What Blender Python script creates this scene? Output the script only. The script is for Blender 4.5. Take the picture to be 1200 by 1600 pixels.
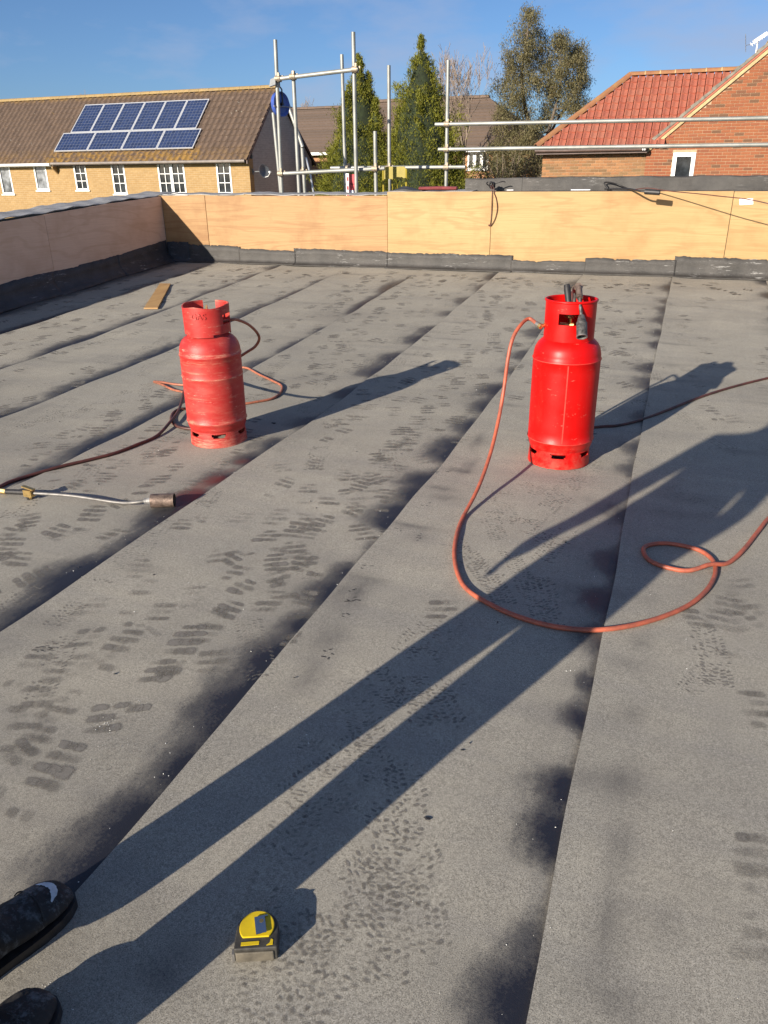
import bpy, bmesh, math, random
import numpy as np
from mathutils import Vector, Matrix

for o in list(bpy.data.objects):
    bpy.data.objects.remove(o)
SC = bpy.context.scene
COL = SC.collection
rnd = random.Random(7)
rng = np.random.default_rng(7)
rad = math.radians

# ------------------------------------------------------------------ camera
# world frame: X across the roof strips, Y along them, Z up from the roof near the camera
FPX, PITCH, ROLL, EYE, YAW = 1202.0, 0.4204, -0.0135, 1.3717, 0.3597


def ray(px, py):
    """direction of the line of sight through a photograph pixel (1200 x 1600)"""
    u = (px - 600) / FPX
    v = (800 - py) / FPX
    c, s = math.cos(ROLL), math.sin(ROLL)
    u, v = c * u - s * v, s * u + c * v
    x, y, z = u, math.cos(PITCH) + v * math.sin(PITCH), -math.sin(PITCH) + v * math.cos(PITCH)
    return Vector((x * math.cos(YAW) - y * math.sin(YAW), x * math.sin(YAW) + y * math.cos(YAW), z))


cam_d = bpy.data.cameras.new('camera')
cam = bpy.data.objects.new('camera', cam_d)
COL.objects.link(cam)
cam_d.sensor_fit = 'VERTICAL'
cam_d.sensor_height = 24.0
cam_d.lens = FPX / 1600 * 24.0
cam_d.clip_start = 0.02
cam_d.clip_end = 3000
fw = ray(600, 800)
rt = ray(600 + FPX, 800) - fw
up = ray(600, 800 - FPX) - fw
cam.matrix_world = Matrix(((rt.x, up.x, -fw.x, 0), (rt.y, up.y, -fw.y, 0), (rt.z, up.z, -fw.z, EYE), (0, 0, 0, 1)))
SC.camera = cam

# ------------------------------------------------------------------ sky and sun
SUN_AZ, SUN_EL = rad(21.5), rad(18.7)      # shadows run 21.5 deg to the right of the strips
world = bpy.data.worlds.new('World')
SC.world = world
world.use_nodes = True
wt = world.node_tree
wt.nodes.clear()
w_out = wt.nodes.new('ShaderNodeOutputWorld')
w_bg = wt.nodes.new('ShaderNodeBackground')
w_bg.inputs['Strength'].default_value = 0.076
w_sky = wt.nodes.new('ShaderNodeTexSky')
w_sky.sky_type = 'NISHITA'
w_sky.sun_disc = False
w_sky.sun_elevation = SUN_EL
w_sky.sun_rotation = math.pi + SUN_AZ
w_sky.air_density = 0.7
w_sky.dust_density = 0.9
w_sky.ozone_density = 5.0
# thin cloud, a little whiter and greyer than the blue
w_tc = wt.nodes.new('ShaderNodeTexCoord')
w_map = wt.nodes.new('ShaderNodeMapping')
w_map.inputs['Scale'].default_value = (3.0, 3.0, 9.0)
w_map.inputs['Location'].default_value = (0.813, 8.5557, 1.3497)
w_n = wt.nodes.new('ShaderNodeTexNoise')
w_n.inputs['Scale'].default_value = 1.5
w_n.inputs['Detail'].default_value = 7
w_n.inputs['Roughness'].default_value = 0.55
w_r = wt.nodes.new('ShaderNodeValToRGB')
w_r.color_ramp.elements[0].position = 0.47
w_r.color_ramp.elements[1].position = 0.70
w_r.color_ramp.elements[1].color = (0.75, 0.75, 0.75, 1)
w_mix = wt.nodes.new('ShaderNodeMix')
w_mix.data_type = 'RGBA'
w_mix.inputs[7].default_value = (3.1, 3.7, 5.2, 1)
wt.links.new(w_tc.outputs['Generated'], w_map.inputs['Vector'])
wt.links.new(w_map.outputs['Vector'], w_n.inputs['Vector'])
wt.links.new(w_n.outputs['Fac'], w_r.inputs['Fac'])
wt.links.new(w_r.outputs['Color'], w_mix.inputs[0])
wt.links.new(w_sky.outputs['Color'], w_mix.inputs[6])
wt.links.new(w_mix.outputs[2], w_bg.inputs['Color'])
wt.links.new(w_bg.outputs['Background'], w_out.inputs['Surface'])

sun_d = bpy.data.lights.new('sun', 'SUN')
sun_d.energy = 5.0
sun_d.angle = rad(0.53)
sun_d.color = (1.0, 0.90, 0.76)
sun = bpy.data.objects.new('sun', sun_d)
COL.objects.link(sun)
SUNV = Vector((math.sin(SUN_AZ) * math.cos(SUN_EL), math.cos(SUN_AZ) * math.cos(SUN_EL), -math.sin(SUN_EL)))
sun.rotation_euler = SUNV.to_track_quat('-Z', 'Y').to_euler()
sun.location = (-6, -14, 8)

SC.view_settings.view_transform = 'Standard'
SC.view_settings.look = 'None'
SC.view_settings.exposure = 0.75
SC.view_settings.gamma = 1.0
SC.view_settings.use_curve_mapping = False
SC.render.engine = 'CYCLES'
SC.cycles.max_bounces = 8
SC.cycles.transparent_max_bounces = 12
SC.cycles.use_denoising = True

# ------------------------------------------------------------------ roof surface
FALL, S0, FW = 0.0615, 4.5, 0.7
C0, SP = -0.0887, 0.917       # strip edges at C0 + k*SP


def roof_z(y):
    t = (y - S0) / FW
    return FALL * FW * (t + math.log1p(math.exp(-t)) if t > 0 else math.log1p(math.exp(t)))


def roof_z_np(y):
    return FALL * FW * np.logaddexp(0, (y - S0) / FW)


def edge_wob(k, y):
    """how far the hand-laid edge of strip k wanders"""
    return (0.006 * np.sin(0.9 * y + 1.7 * k) + 0.003 * np.sin(3.1 * y + 2.3 * k) + 0.002 * np.sin(7.9 * y + 0.7 * k))


def undul(x, y):
    return 1.5 * (0.0016 * np.sin(2.3 * x + 5.1 * y + 1.0) + 0.0012 * np.sin(-3.7 * x + 9.3 * y) +
            0.0009 * np.sin(8.1 * x + 2.9 * y + 2.0) + 0.0008 * np.sin(11.0 * y - 6.0 * x + 0.5))


def strip_h(u):
    """height of a strip above the deck at distance u from its own left edge"""
    return 0.0020 + 0.0065 * np.clip(1 - u / 0.16, 0, 1) ** 1.5


def surf(x, y):
    k = math.floor((x - C0) / SP)
    if x < C0 + k * SP + float(edge_wob(k, y)):
        k -= 1
    if x >= C0 + (k + 1) * SP + float(edge_wob(k + 1, y)):
        k += 1
    u = x - (C0 + k * SP + float(edge_wob(k, y)))
    return roof_z(y) + float(undul(x, y)) + float(strip_h(u))


ORG = Vector((0, 0, EYE))


def G(px, py, lift=0.0):
    """the spot on the roof seen at a photograph pixel"""
    d = ray(px, py)
    lo, hi = 0.1, 100.0
    for _ in range(50):
        m = 0.5 * (lo + hi)
        if EYE + m * d.z > roof_z(m * d.y):
            lo = m
        else:
            hi = m
    p = ORG + d * lo
    return Vector((p.x, p.y, surf(p.x, p.y) + lift))


def atY(px, py, Y):
    d = ray(px, py)
    return ORG + d * (Y / d.y)


def atX(px, py, X):
    d = ray(px, py)
    return ORG + d * (X / d.x)


# ------------------------------------------------------------------ mesh helpers
def tag(o, label=None, cat=None, group=None, kind=None):
    if label:
        o['label'] = label
    if cat:
        o['category'] = cat
    if group:
        o['group'] = group
    if kind:
        o['kind'] = kind
    return o


def link_mesh(name, me, parent=None, local=False):
    """vertices are world coordinates unless local: then they are the parent's"""
    o = bpy.data.objects.new(name, me)
    COL.objects.link(o)
    if parent is not None:
        o.parent = parent
        if not local and parent.type == 'EMPTY':
            o.matrix_parent_inverse = parent.matrix_basis.inverted()
    return o


def thing(name, loc, label, cat, group=None, rotz=0.0):
    o = bpy.data.objects.new(name, None)
    COL.objects.link(o)
    o.empty_display_size = 0.1
    o.location = loc
    o.rotation_euler = (0, 0, rotz)
    return tag(o, label, cat, group)


def smooth_poly(pts, n=8):
    """Catmull-Rom through pts"""
    P = [Vector(p) for p in pts]
    P = [P[0] * 2 - P[1]] + P + [P[-1] * 2 - P[-2]]
    out = []
    for i in range(1, len(P) - 2):
        a, b, c, d = P[i - 1], P[i], P[i + 1], P[i + 2]
        for j in range(n):
            t = j / n
            out.append(0.5 * ((2 * b) + (c - a) * t + (2 * a - 5 * b + 4 * c - d) * t * t + (3 * b - a - 3 * c + d) * t ** 3))
    out.append(P[-2])
    return out


class MB:
    def __init__(self):
        self.v, self.f, self.m = [], [], []

    def add(self, vs, fs, mi=0):
        o = len(self.v)
        self.v.extend([tuple(v) for v in vs])
        self.f.extend([tuple(i + o for i in f) for f in fs])
        self.m.extend([mi] * len(fs))
        return self

    def box(self, lo, hi, mi=0):
        (a, b, c), (d, e, f) = lo, hi
        vs = [(a, b, c), (d, b, c), (d, e, c), (a, e, c), (a, b, f), (d, b, f), (d, e, f), (a, e, f)]
        return self.add(vs, [(0, 3, 2, 1), (4, 5, 6, 7), (0, 1, 5, 4), (1, 2, 6, 5), (2, 3, 7, 6), (3, 0, 4, 7)], mi)

    def obox(self, c, ax, ay, az, mi=0):
        """box about centre c with half-axis vectors"""
        c, ax, ay, az = Vector(c), Vector(ax), Vector(ay), Vector(az)
        vs = [c + sx * ax + sy * ay + sz * az for sz in (-1, 1) for sx, sy in ((-1, -1), (1, -1), (1, 1), (-1, 1))]
        fs = [(0, 3, 2, 1), (4, 5, 6, 7), (0, 1, 5, 4), (1, 2, 6, 5), (2, 3, 7, 6), (3, 0, 4, 7)]
        if ax.cross(ay).dot(az) < 0:
            fs = [tuple(reversed(f)) for f in fs]
        return self.add(vs, fs, mi)

    def tube(self, pts, r, n=10, cap=True, mi=0):
        P = [Vector(p) for p in pts]
        R = r if isinstance(r, (list, tuple)) else [r] * len(P)
        t0 = (P[1] - P[0]).normalized()
        ref = Vector((0, 0, 1)) if abs(t0.z) < 0.9 else Vector((1, 0, 0))
        nx = t0.cross(ref).normalized()
        vs, fs = [], []
        for i, p in enumerate(P):
            t = ((P[min(i + 1, len(P) - 1)] - P[max(i - 1, 0)])).normalized()
            nx = (nx - t * nx.dot(t)).normalized()
            ny = t.cross(nx)
            for k in range(n):
                a = 2 * math.pi * k / n
                vs.append(p + (nx * math.cos(a) + ny * math.sin(a)) * R[i])
        for i in range(len(P) - 1):
            for k in range(n):
                k2 = (k + 1) % n
                fs.append((i * n + k, i * n + k2, (i + 1) * n + k2, (i + 1) * n + k))
        if cap:
            fs.append(tuple(range(n - 1, -1, -1)))
            fs.append(tuple((len(P) - 1) * n + k for k in range(n)))
        return self.add(vs, fs, mi)

    def pipe(self, a, b, ro, ri, n=14, mi=0, mi_in=None):
        """open hollow tube from a to b"""
        a, b = Vector(a), Vector(b)
        t = (b - a).normalized()
        ref = Vector((0, 0, 1)) if abs(t.z) < 0.9 else Vector((1, 0, 0))
        nx = t.cross(ref).normalized()
        ny = t.cross(nx)
        vs = []
        for p, r in ((a, ro), (b, ro), (b, ri), (a, ri)):
            for k in range(n):
                w = 2 * math.pi * k / n
                vs.append(p + (nx * math.cos(w) + ny * math.sin(w)) * r)
        fs = []
        for ring in range(4):
            r2 = (ring + 1) % 4
            for k in range(n):
                k2 = (k + 1) % n
                fs.append((ring * n + k, ring * n + k2, r2 * n + k2, r2 * n + k))
        return self.add(vs, fs, mi)

    def lathe(self, prof, c=(0, 0, 0), n=40, mi=0, closed=False):
        c = Vector(c)
        vs, fs = [], []
        for r, z in prof:
            for k in range(n):
                a = 2 * math.pi * k / n
                vs.append((c.x + r * math.cos(a), c.y + r * math.sin(a), c.z + z))
        m = len(prof)
        for i in range(m - 1 + (1 if closed else 0)):
            i2 = (i + 1) % m
            for k in range(n):
                k2 = (k + 1) % n
                fs.append((i * n + k, i * n + k2, i2 * n + k2, i2 * n + k))
        return self.add(vs, fs, mi)

    def prism(self, poly, ext, mi=0):
        """closed polygon (3D points) pushed along ext"""
        P = [Vector(p) for p in poly]
        e = Vector(ext)
        n = len(P)
        nrm = Vector((0, 0, 0))
        for i in range(n):
            nrm += P[i].cross(P[(i + 1) % n])
        fs = [tuple(range(n - 1, -1, -1)), tuple(range(n, 2 * n))] + [(i, (i + 1) % n, n + (i + 1) % n, n + i) for i in range(n)]
        if nrm.dot(e) < 0:
            fs = [tuple(reversed(f)) for f in fs]
        return self.add(P + [p + e for p in P], fs, mi)

    def build(self, name, mats, parent=None, smooth=None, local=False):
        me = bpy.data.meshes.new(name)
        me.from_pydata(self.v, [], self.f)
        if not isinstance(mats, (list, tuple)):
            mats = [mats]
        for m in mats:
            me.materials.append(m)
        if len(mats) > 1:
            me.polygons.foreach_set('material_index', self.m)
        if smooth is not None:
            me.polygons.foreach_set('use_smooth', [True] * len(me.polygons))
            me.set_sharp_from_angle(angle=rad(smooth))
        me.update()
        return link_mesh(name, me, parent, local)


def bevel_obj(o, w, seg=2):
    bm = bmesh.new()
    bm.from_mesh(o.data)
    es = [e for e in bm.edges if len(e.link_faces) == 2 and e.calc_face_angle(0) > 0.5]
    bmesh.ops.bevel(bm, geom=es, offset=w, segments=seg, profile=0.6, affect='EDGES')
    bm.to_mesh(o.data)
    bm.free()
    return o


# ------------------------------------------------------------------ materials
class NT:
    def __init__(self, name):
        self.m = bpy.data.materials.new(name)
        self.m.use_nodes = True
        self.t = self.m.node_tree
        self.b = self.t.nodes['Principled BSDF']
        self.out = self.t.nodes['Material Output']

    def set(self, node, key, v):
        s = node.inputs[key]
        if isinstance(v, bpy.types.NodeSocket):
            self.t.links.new(v, s)
        elif isinstance(v, (tuple, list)) and len(v) == 3 and s.type == 'RGBA':
            s.default_value = (*v, 1)
        else:
            s.default_value = v

    def n(self, typ, ins=None, **props):
        nd = self.t.nodes.new(typ)
        for k, v in props.items():
            setattr(nd, k, v)
        for k, v in (ins or {}).items():
            self.set(nd, k, v)
        return nd

    def pos(self):
        return self.n('ShaderNodeNewGeometry').outputs['Position']

    def obj(self):
        return self.n('ShaderNodeTexCoord').outputs['Object']

    def map(self, vec, scale=(1, 1, 1), loc=(0, 0, 0), rot=(0, 0, 0)):
        return self.n('ShaderNodeMapping', {'Vector': vec, 'Scale': scale, 'Location': loc, 'Rotation': rot}).outputs[0]

    def noise(self, vec, scale, detail=3, rough=0.5, dist=0.0):
        return self.n('ShaderNodeTexNoise', {'Vector': vec, 'Scale': scale, 'Detail': detail, 'Roughness': rough, 'Distortion': dist}).outputs['Fac']

    def ramp(self, fac, stops):
        nd = self.n('ShaderNodeValToRGB', {'Fac': fac})
        e = nd.color_ramp.elements
        while len(e) < len(stops):
            e.new(0.5)
        for i, (p, c) in enumerate(stops):
            e[i].position = p
            e[i].color = (c, c, c, 1) if not isinstance(c, (tuple, list)) else (*c, 1)
        return nd.outputs['Color']

    def mix(self, fac, a, b, mode='MIX'):
        nd = self.n('ShaderNodeMix', None, data_type='RGBA', blend_type=mode)
        self.set(nd, 0, fac)
        self.set(nd, 6, a)
        self.set(nd, 7, b)
        return nd.outputs[2]

    def math(self, op, a, b=0.0, clamp=False):
        nd = self.n('ShaderNodeMath', {0: a, 1: b}, operation=op, use_clamp=clamp)
        return nd.outputs[0]

    def sep(self, vec):
        return self.n('ShaderNodeSeparateXYZ', {0: vec}).outputs

    def bump(self, h, strength=0.3, dist=0.01):
        self.set(self.b, 'Normal', self.n('ShaderNodeBump', {'Height': h, 'Strength': strength, 'Distance': dist}).outputs[0])

    def p(self, **kw):
        for k, v in kw.items():
            self.set(self.b, k.replace('_', ' '), v)
        return self


def rand_each(t):
    """a random number per piece, whether pieces are objects or islands of one mesh"""
    a = t.n('ShaderNodeObjectInfo').outputs['Random']
    b = t.n('ShaderNodeNewGeometry').outputs['Random Per Island']
    return t.math('FRACT', t.math('ADD', a, b))


def m_plain(name, col, rough=0.6, metal=0.0, var=0.25, scale=30, bump=0.0):
    t = NT(name)
    n = t.noise(t.obj(), scale, 4, 0.6)
    lo = tuple(c * (1 - var) for c in col)
    hi = tuple(min(1, c * (1 + var)) for c in col)
    t.p(Base_Color=t.ramp(n, [(0.3, lo), (0.7, hi)]), Roughness=rough, Metallic=metal)
    if bump:
        t.bump(n, bump, 0.01)
    return t.m


def m_felt():
    t = NT('mineral_felt')
    p = t.pos()
    big = t.noise(p, 1.1, 4, 0.55)
    mid = t.noise(p, 7.0, 5, 0.6)
    streak = t.noise(t.map(p, (26, 1.3, 1)), 1.0, 4, 0.6)
    cross = t.noise(t.map(p, (1.6, 9.0, 1)), 1.0, 3, 0.6)
    grain = t.noise(p, 420, 2, 0.8)
    grain2 = t.noise(p, 130, 3, 0.7)
    c = t.mix(t.ramp(big, [(0.3, 0.0), (0.7, 1.0)]), (0.420, 0.388, 0.318), (0.490, 0.455, 0.374))
    c = t.mix(t.ramp(mid, [(0.35, 0.0), (0.75, 0.45)]), c, (0.295, 0.274, 0.230))
    c = t.mix(t.ramp(streak, [(0.45, 0.0), (0.75, 0.35)]), c, (0.33, 0.306, 0.265))
    c = t.mix(t.ramp(cross, [(0.42, 0.0), (0.75, 0.6)]), c, (0.315, 0.298, 0.270))
    c = t.mix(t.ramp(grain, [(0.34, 0.9), (0.5, 0.0)]), c, (0.095, 0.086, 0.072))
    c = t.mix(t.ramp(grain, [(0.56, 0.0), (0.74, 0.75)]), c, (0.72, 0.66, 0.57))
    c = t.mix(t.ramp(grain2, [(0.34, 0.55), (0.55, 0.0)]), c, (0.17, 0.156, 0.132))
    ob = t.n('ShaderNodeObjectInfo').outputs['Random']
    c = t.mix(t.math('MULTIPLY', ob, 0.28), c, (0.26, 0.245, 0.205))
    damp = t.noise(p, 0.55, 5, 0.65)
    c = t.mix(t.ramp(damp, [(0.46, 0.0), (0.70, 0.50)]), c, (0.19, 0.172, 0.146))
    # soot: thin dark film left by the torch flame, bleed: bitumen squeezed out of the lap
    soot = t.n('ShaderNodeAttribute', attribute_name='soot').outputs['Fac']
    bleed = t.n('ShaderNodeAttribute', attribute_name='bleed').outputs['Fac']
    redt = t.n('ShaderNodeAttribute', attribute_name='red_tint').outputs['Fac']
    sn = t.noise(t.map(p, (1, .55, 1)), 13, 6, 0.7)
    gr = t.math('MULTIPLY', t.math('SUBTRACT', grain2, 0.5), 0.55)
    sm = t.math('MULTIPLY', soot, t.ramp(t.noise(t.map(p, (9, 6, 1)), 1.0, 5, 0.7), [(0.3, 0.35), (0.65, 1.0)]), True)
    sm = t.math('MULTIPLY', sm, t.math('ADD', 1.0, t.math('MULTIPLY', gr, 1.6)), True)
    c = t.mix(sm, c, (0.060, 0.058, 0.062))
    edge = t.math('ADD', bleed, t.math('MULTIPLY', t.math('SUBTRACT', sn, 0.5), 0.75))
    edge = t.math('ADD', edge, gr)
    bm_ = t.ramp(edge, [(0.22, 0.0), (0.46, 0.62), (0.80, 0.99)])
    bm_ = t.math('MULTIPLY', bm_, t.ramp(bleed, [(0.03, 0.0), (0.18, 1.0)]))
    c = t.mix(t.ramp(redt, [(0.25, 0.0), (0.9, 0.55)]), c, (0.13, 0.022, 0.018))
    c = t.mix(bm_, c, t.mix(t.ramp(redt, [(0.25, 0.0), (0.9, 0.9)]), (0.012, 0.013, 0.021), (0.085, 0.010, 0.010)))
    t.p(Base_Color=c, Roughness=t.ramp(bm_, [(0.0, 0.95), (1.0, 0.52)]))
    t.set(t.b, 'Specular IOR Level', t.ramp(bm_, [(0.0, 0.25), (1.0, 0.6)]))
    t.bump(t.math('ADD', grain, t.math('MULTIPLY', grain2, 0.5)), 0.35, 0.0018)
    return t.m


def m_bitumen(name='bitumen_felt', col=(0.046, 0.042, 0.038)):
    t = NT(name)
    p = t.pos()
    a = t.noise(p, 5, 6, 0.65)
    b = t.noise(t.map(p, (3, 3, 30)), 1.0, 5, 0.7)
    g = t.noise(p, 150, 2, 0.7)
    c = t.mix(t.ramp(a, [(0.3, 0.0), (0.7, 1.0)]), tuple(x * 0.6 for x in col), tuple(x * 1.45 for x in col))
    c = t.mix(t.ramp(b, [(0.55, 0.0), (0.75, 0.55)]), c, (0.016, 0.016, 0.018))
    s = t.noise(t.map(p, (5, 5, 42)), 1.0, 8, 0.8)
    patch = t.noise(p, 2.3, 2, 0.5)
    sc = t.math('MULTIPLY', t.ramp(s, [(0.57, 0.0), (0.63, 1.0)]), t.ramp(patch, [(0.50, 0.0), (0.64, 0.8)]))
    c = t.mix(sc, c, (0.48, 0.47, 0.45))
    c = t.mix(t.ramp(g, [(0.6, 0.0), (0.8, 0.5)]), c, (0.17, 0.165, 0.155))
    t.p(Base_Color=c, Roughness=0.62)
    t.bump(t.math('ADD', g, t.math('MULTIPLY', a, 2.0)), 0.5, 0.006)
    return t.m


def m_ply(name, lo, hi, dark, along='x'):
    t = NT(name)
    p = t.pos()
    off = t.n('ShaderNodeObjectInfo').outputs['Random']
    p = t.n('ShaderNodeVectorMath', {0: p, 1: t.n('ShaderNodeCombineXYZ', {0: t.math('MULTIPLY', off, 31.0), 1: t.math('MULTIPLY', off, 17.0), 2: t.math('MULTIPLY', off, 13.0)}).outputs[0]}, operation='ADD').outputs[0]
    sx = (0.30, 1, 2.8) if along == 'x' else (1, 0.5, 2.4)
    q = t.map(p, sx)
    warp = t.noise(q, 1.3, 3, 0.5, 0.6)
    rings = t.math('SINE', t.math('MULTIPLY', warp, 46.0))
    fine = t.noise(t.map(p, (3, 3, 130) if along == 'x' else (3, 3, 130)), 1.0, 4, 0.7)
    blot = t.noise(p, 3.1, 5, 0.6)
    c = t.mix(t.ramp(t.noise(q, 1.0, 4, 0.55), [(0.3, 0.0), (0.7, 1.0)]), lo, hi)
    c = t.mix(t.ramp(rings, [(0.45, 0.0), (1.0, 0.36)]), c, dark)
    c = t.mix(t.ramp(fine, [(0.45, 0.0), (0.75, 0.55)]), c, dark)
    c = t.mix(t.ramp(blot, [(0.48, 0.0), (0.72, 0.55)]), c, dark)
    k = t.n('ShaderNodeTexVoronoi', {'Vector': t.map(p, (1.0, 1.0, 1.7)), 'Scale': 1.15, 'Randomness': 1.0}).outputs['Distance']
    c = t.mix(t.ramp(k, [(0.0, 0.75), (0.035, 0.45), (0.075, 0.0)]), c, tuple(x * 0.35 for x in dark))
    t.p(Base_Color=c, Roughness=0.66)
    t.bump(t.math('ADD', fine, t.math('MULTIPLY', rings, 0.05)), 0.12, 0.004)
    return t.m


def m_galv():
    t = NT('galvanised_tube')
    p = t.obj()
    n = t.noise(p, 22, 5, 0.65)
    n2 = t.noise(p, 4, 4, 0.6)
    c = t.mix(t.ramp(n2, [(0.35, 0.0), (0.7, 1.0)]), (0.24, 0.245, 0.225), (0.36, 0.36, 0.335))
    c = t.mix(t.ramp(n, [(0.55, 0.0), (0.8, 0.5)]), c, (0.17, 0.165, 0.14))
    rust = t.noise(p, 9, 6, 0.7)
    c = t.mix(t.ramp(rust, [(0.68, 0.0), (0.76, 0.5)]), c, (0.22, 0.10, 0.05))
    t.p(Base_Color=c, Roughness=0.48, Metallic=0.35)
    return t.m


def m_red_paint(name, worn):
    t = NT(name)
    p = t.obj()
    n = t.noise(p, 9, 5, 0.6)
    f = t.noise(p, 60, 4, 0.7)
    if not worn:
        c = t.mix(t.ramp(n, [(0.35, 0.0), (0.75, 0.55)]), (0.58, 0.0025, 0.0015), (0.50, 0.006, 0.004))
        dust = t.noise(t.map(p, (12, 12, 3)), 1.0, 6, 0.7)
        c = t.mix(t.ramp(dust, [(0.56, 0.0), (0.78, 0.20)]), c, (0.56, 0.06, 0.04))
        sc = t.noise(t.map(p, (24, 24, 60)), 1.0, 4, 0.8)
        c = t.mix(t.ramp(sc, [(0.64, 0.0), (0.70, 0.6)]), c, (0.62, 0.20, 0.14))
        ch = t.noise(p, 34, 4, 0.75)
        c = t.mix(t.ramp(ch, [(0.72, 0.0), (0.75, 0.8)]), c, (0.16, 0.02, 0.015))
        zz = t.sep(p)[2]
        ft = t.math('MULTIPLY', t.ramp(zz, [(0.0, 1.0), (0.10, 0.55), (0.16, 0.0)]), t.ramp(t.noise(p, 22, 6, 0.75), [(0.42, 0.0), (0.62, 0.5)]))
        c = t.mix(ft, c, (0.42, 0.11, 0.075))
        t.p(Base_Color=c, Roughness=t.ramp(n, [(0.3, 0.34), (0.8, 0.55)]))
        t.set(t.b, 'Specular IOR Level', 0.3)
        t.bump(f, 0.05, 0.002)
    else:
        z = t.sep(p)[2]
        c = t.mix(t.ramp(n, [(0.3, 0.0), (0.75, 1.0)]), (0.40, 0.016, 0.013), (0.46, 0.034, 0.027))
        fade = t.noise(t.map(p, (5, 5, 16)), 1.0, 6, 0.7)
        c = t.mix(t.ramp(fade, [(0.46, 0.0), (0.74, 0.75)]), c, (0.50, 0.095, 0.070))
        # chalky scuffed rings where bottles rub together
        for zc, w, a in ((0.492, 0.013, 1.0), (0.37, 0.007, 1.0), (0.405, 0.006, 0.5), (0.135, 0.020, 0.6), (0.27, 0.010, 0.35), (0.455, 0.02, 0.4), (0.20, 0.015, 0.3), (0.02, 0.07, 0.7), (0.735, 0.010, 0.8)):
            band = t.math('SUBTRACT', 1.0, t.math('DIVIDE', t.math('ABSOLUTE', t.math('SUBTRACT', z, zc)), w), True)
            br = t.ramp(t.noise(t.map(p, (16, 16, 95), (zc * 40, 0, 0)), 1.0, 6, 0.8), [(0.46, 0.0), (0.60, 1.0)])
            c = t.mix(t.math('MULTIPLY', t.math('MULTIPLY', band, br), a, True), c, (0.62, 0.29, 0.19))
        sc = t.noise(t.map(p, (10, 10, 75)), 1.0, 6, 0.85)
        c = t.mix(t.ramp(sc, [(0.60, 0.0), (0.66, 0.85)]), c, (0.62, 0.33, 0.25))
        pt = t.noise(p, 11, 6, 0.8)
        c = t.mix(t.ramp(pt, [(0.58, 0.0), (0.70, 0.5)]), c, (0.57, 0.18, 0.135))
        ch = t.noise(p, 26, 4, 0.75)
        c = t.mix(t.ramp(ch, [(0.71, 0.0), (0.74, 0.85)]), c, (0.07, 0.03, 0.03))
        t.p(Base_Color=c, Roughness=t.ramp(n, [(0.3, 0.42), (0.8, 0.62)]))
        t.bump(f, 0.12, 0.003)
    return t.m


def m_hose(name, col, dirt, amount=0.5):
    t = NT(name)
    p = t.pos()
    n = t.noise(p, 14, 6, 0.7)
    f = t.noise(p, 90, 3, 0.7)
    c = t.mix(t.ramp(n, [(0.62 - amount * 0.35, 0.0), (0.85 - amount * 0.2, 1.0)]), col, dirt)
    c = t.mix(t.ramp(f, [(0.55, 0.0), (0.75, 0.4)]), c, tuple(x * 0.5 for x in col))
    t.p(Base_Color=c, Roughness=0.5)
    return t.m


def m_brickwall(name, c1, c2, mortar, bw=0.225, bh=0.075):
    """far brickwork; wall in the X-Z plane or the Y-Z plane"""
    t = NT(name)
    p = t.pos()
    s = t.sep(p)
    uv = t.n('ShaderNodeCombineXYZ', {0: t.math('ADD', s[0], s[1]), 1: s[2], 2: 0.0}).outputs[0]
    br = t.n('ShaderNodeTexBrick', {'Vector': uv, 'Color1': c1, 'Color2': c2, 'Mortar': mortar, 'Scale': 1.0, 'Mortar Size': 0.006,
                                    'Mortar Smooth': 0.3, 'Bias': -0.1, 'Brick Width': bw, 'Row Height': bh})
    n = t.noise(p, 1.3, 4, 0.6)
    n2 = t.noise(t.map(uv, (4.6, 13.4, 1)), 1.0, 1, 0.5)
    c = t.mix(t.ramp(n2, [(0.35, 0.0), (0.65, 0.5)]), br.outputs['Color'], tuple(x * 0.72 for x in c2))
    c = t.mix(t.ramp(n, [(0.4, 0.0), (0.8, 0.3)]), c, tuple(x * 0.6 for x in c1))
    t.p(Base_Color=c, Roughness=0.9)
    t.bump(br.outputs['Fac'], -0.4, 0.012)
    return t.m


def m_pieces(name, stops, rough=0.85, spot=None, scale=18.0, bump=0.25):
    """one random tone per brick or tile, plus grain"""
    t = NT(name)
    r = rand_each(t)
    p = t.pos()
    n = t.noise(p, scale, 5, 0.65)
    c = t.ramp(r, stops)
    c = t.mix(t.ramp(n, [(0.4, 0.0), (0.75, 0.45)]), c, tuple(x * 0.6 for x in stops[0][1]))
    if spot:
        col, lo, hi, amt = spot
        sp = t.noise(p, 5.0, 6, 0.7)
        c = t.mix(t.ramp(sp, [(lo, 0.0), (hi, amt)]), c, col)
    t.p(Base_Color=c, Roughness=rough)
    t.bump(n, bump, 0.01)
    return t.m


def m_leaf(name, dark, light, spot=None, scale=2.2, sub=0.0):
    t = NT(name)
    p = t.pos()
    n = t.noise(p, scale, 5, 0.65)
    r = t.n('ShaderNodeNewGeometry').outputs['Random Per Island']
    f = t.math('ADD', t.math('MULTIPLY', n, 0.75), t.math('MULTIPLY', r, 0.35))
    c = t.mix(t.ramp(f, [(0.28, 0.0), (0.78, 1.0)]), dark, light)
    if spot:
        c = t.mix(t.ramp(t.noise(p, scale * 2.3, 4, 0.6), [(0.56, 0.0), (0.72, 0.75)]), c, spot)
    t.p(Base_Color=c, Roughness=0.6)
    t.set(t.b, 'Specular IOR Level', 0.3)
    tr = t.n('ShaderNodeBsdfTranslucent', {'Color': c})
    mx = t.n('ShaderNodeMixShader', {0: 0.25, 1: t.b.outputs[0], 2: tr.outputs[0]})
    t.t.links.new(mx.outputs[0], t.out.inputs['Surface'])
    return t.m


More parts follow.
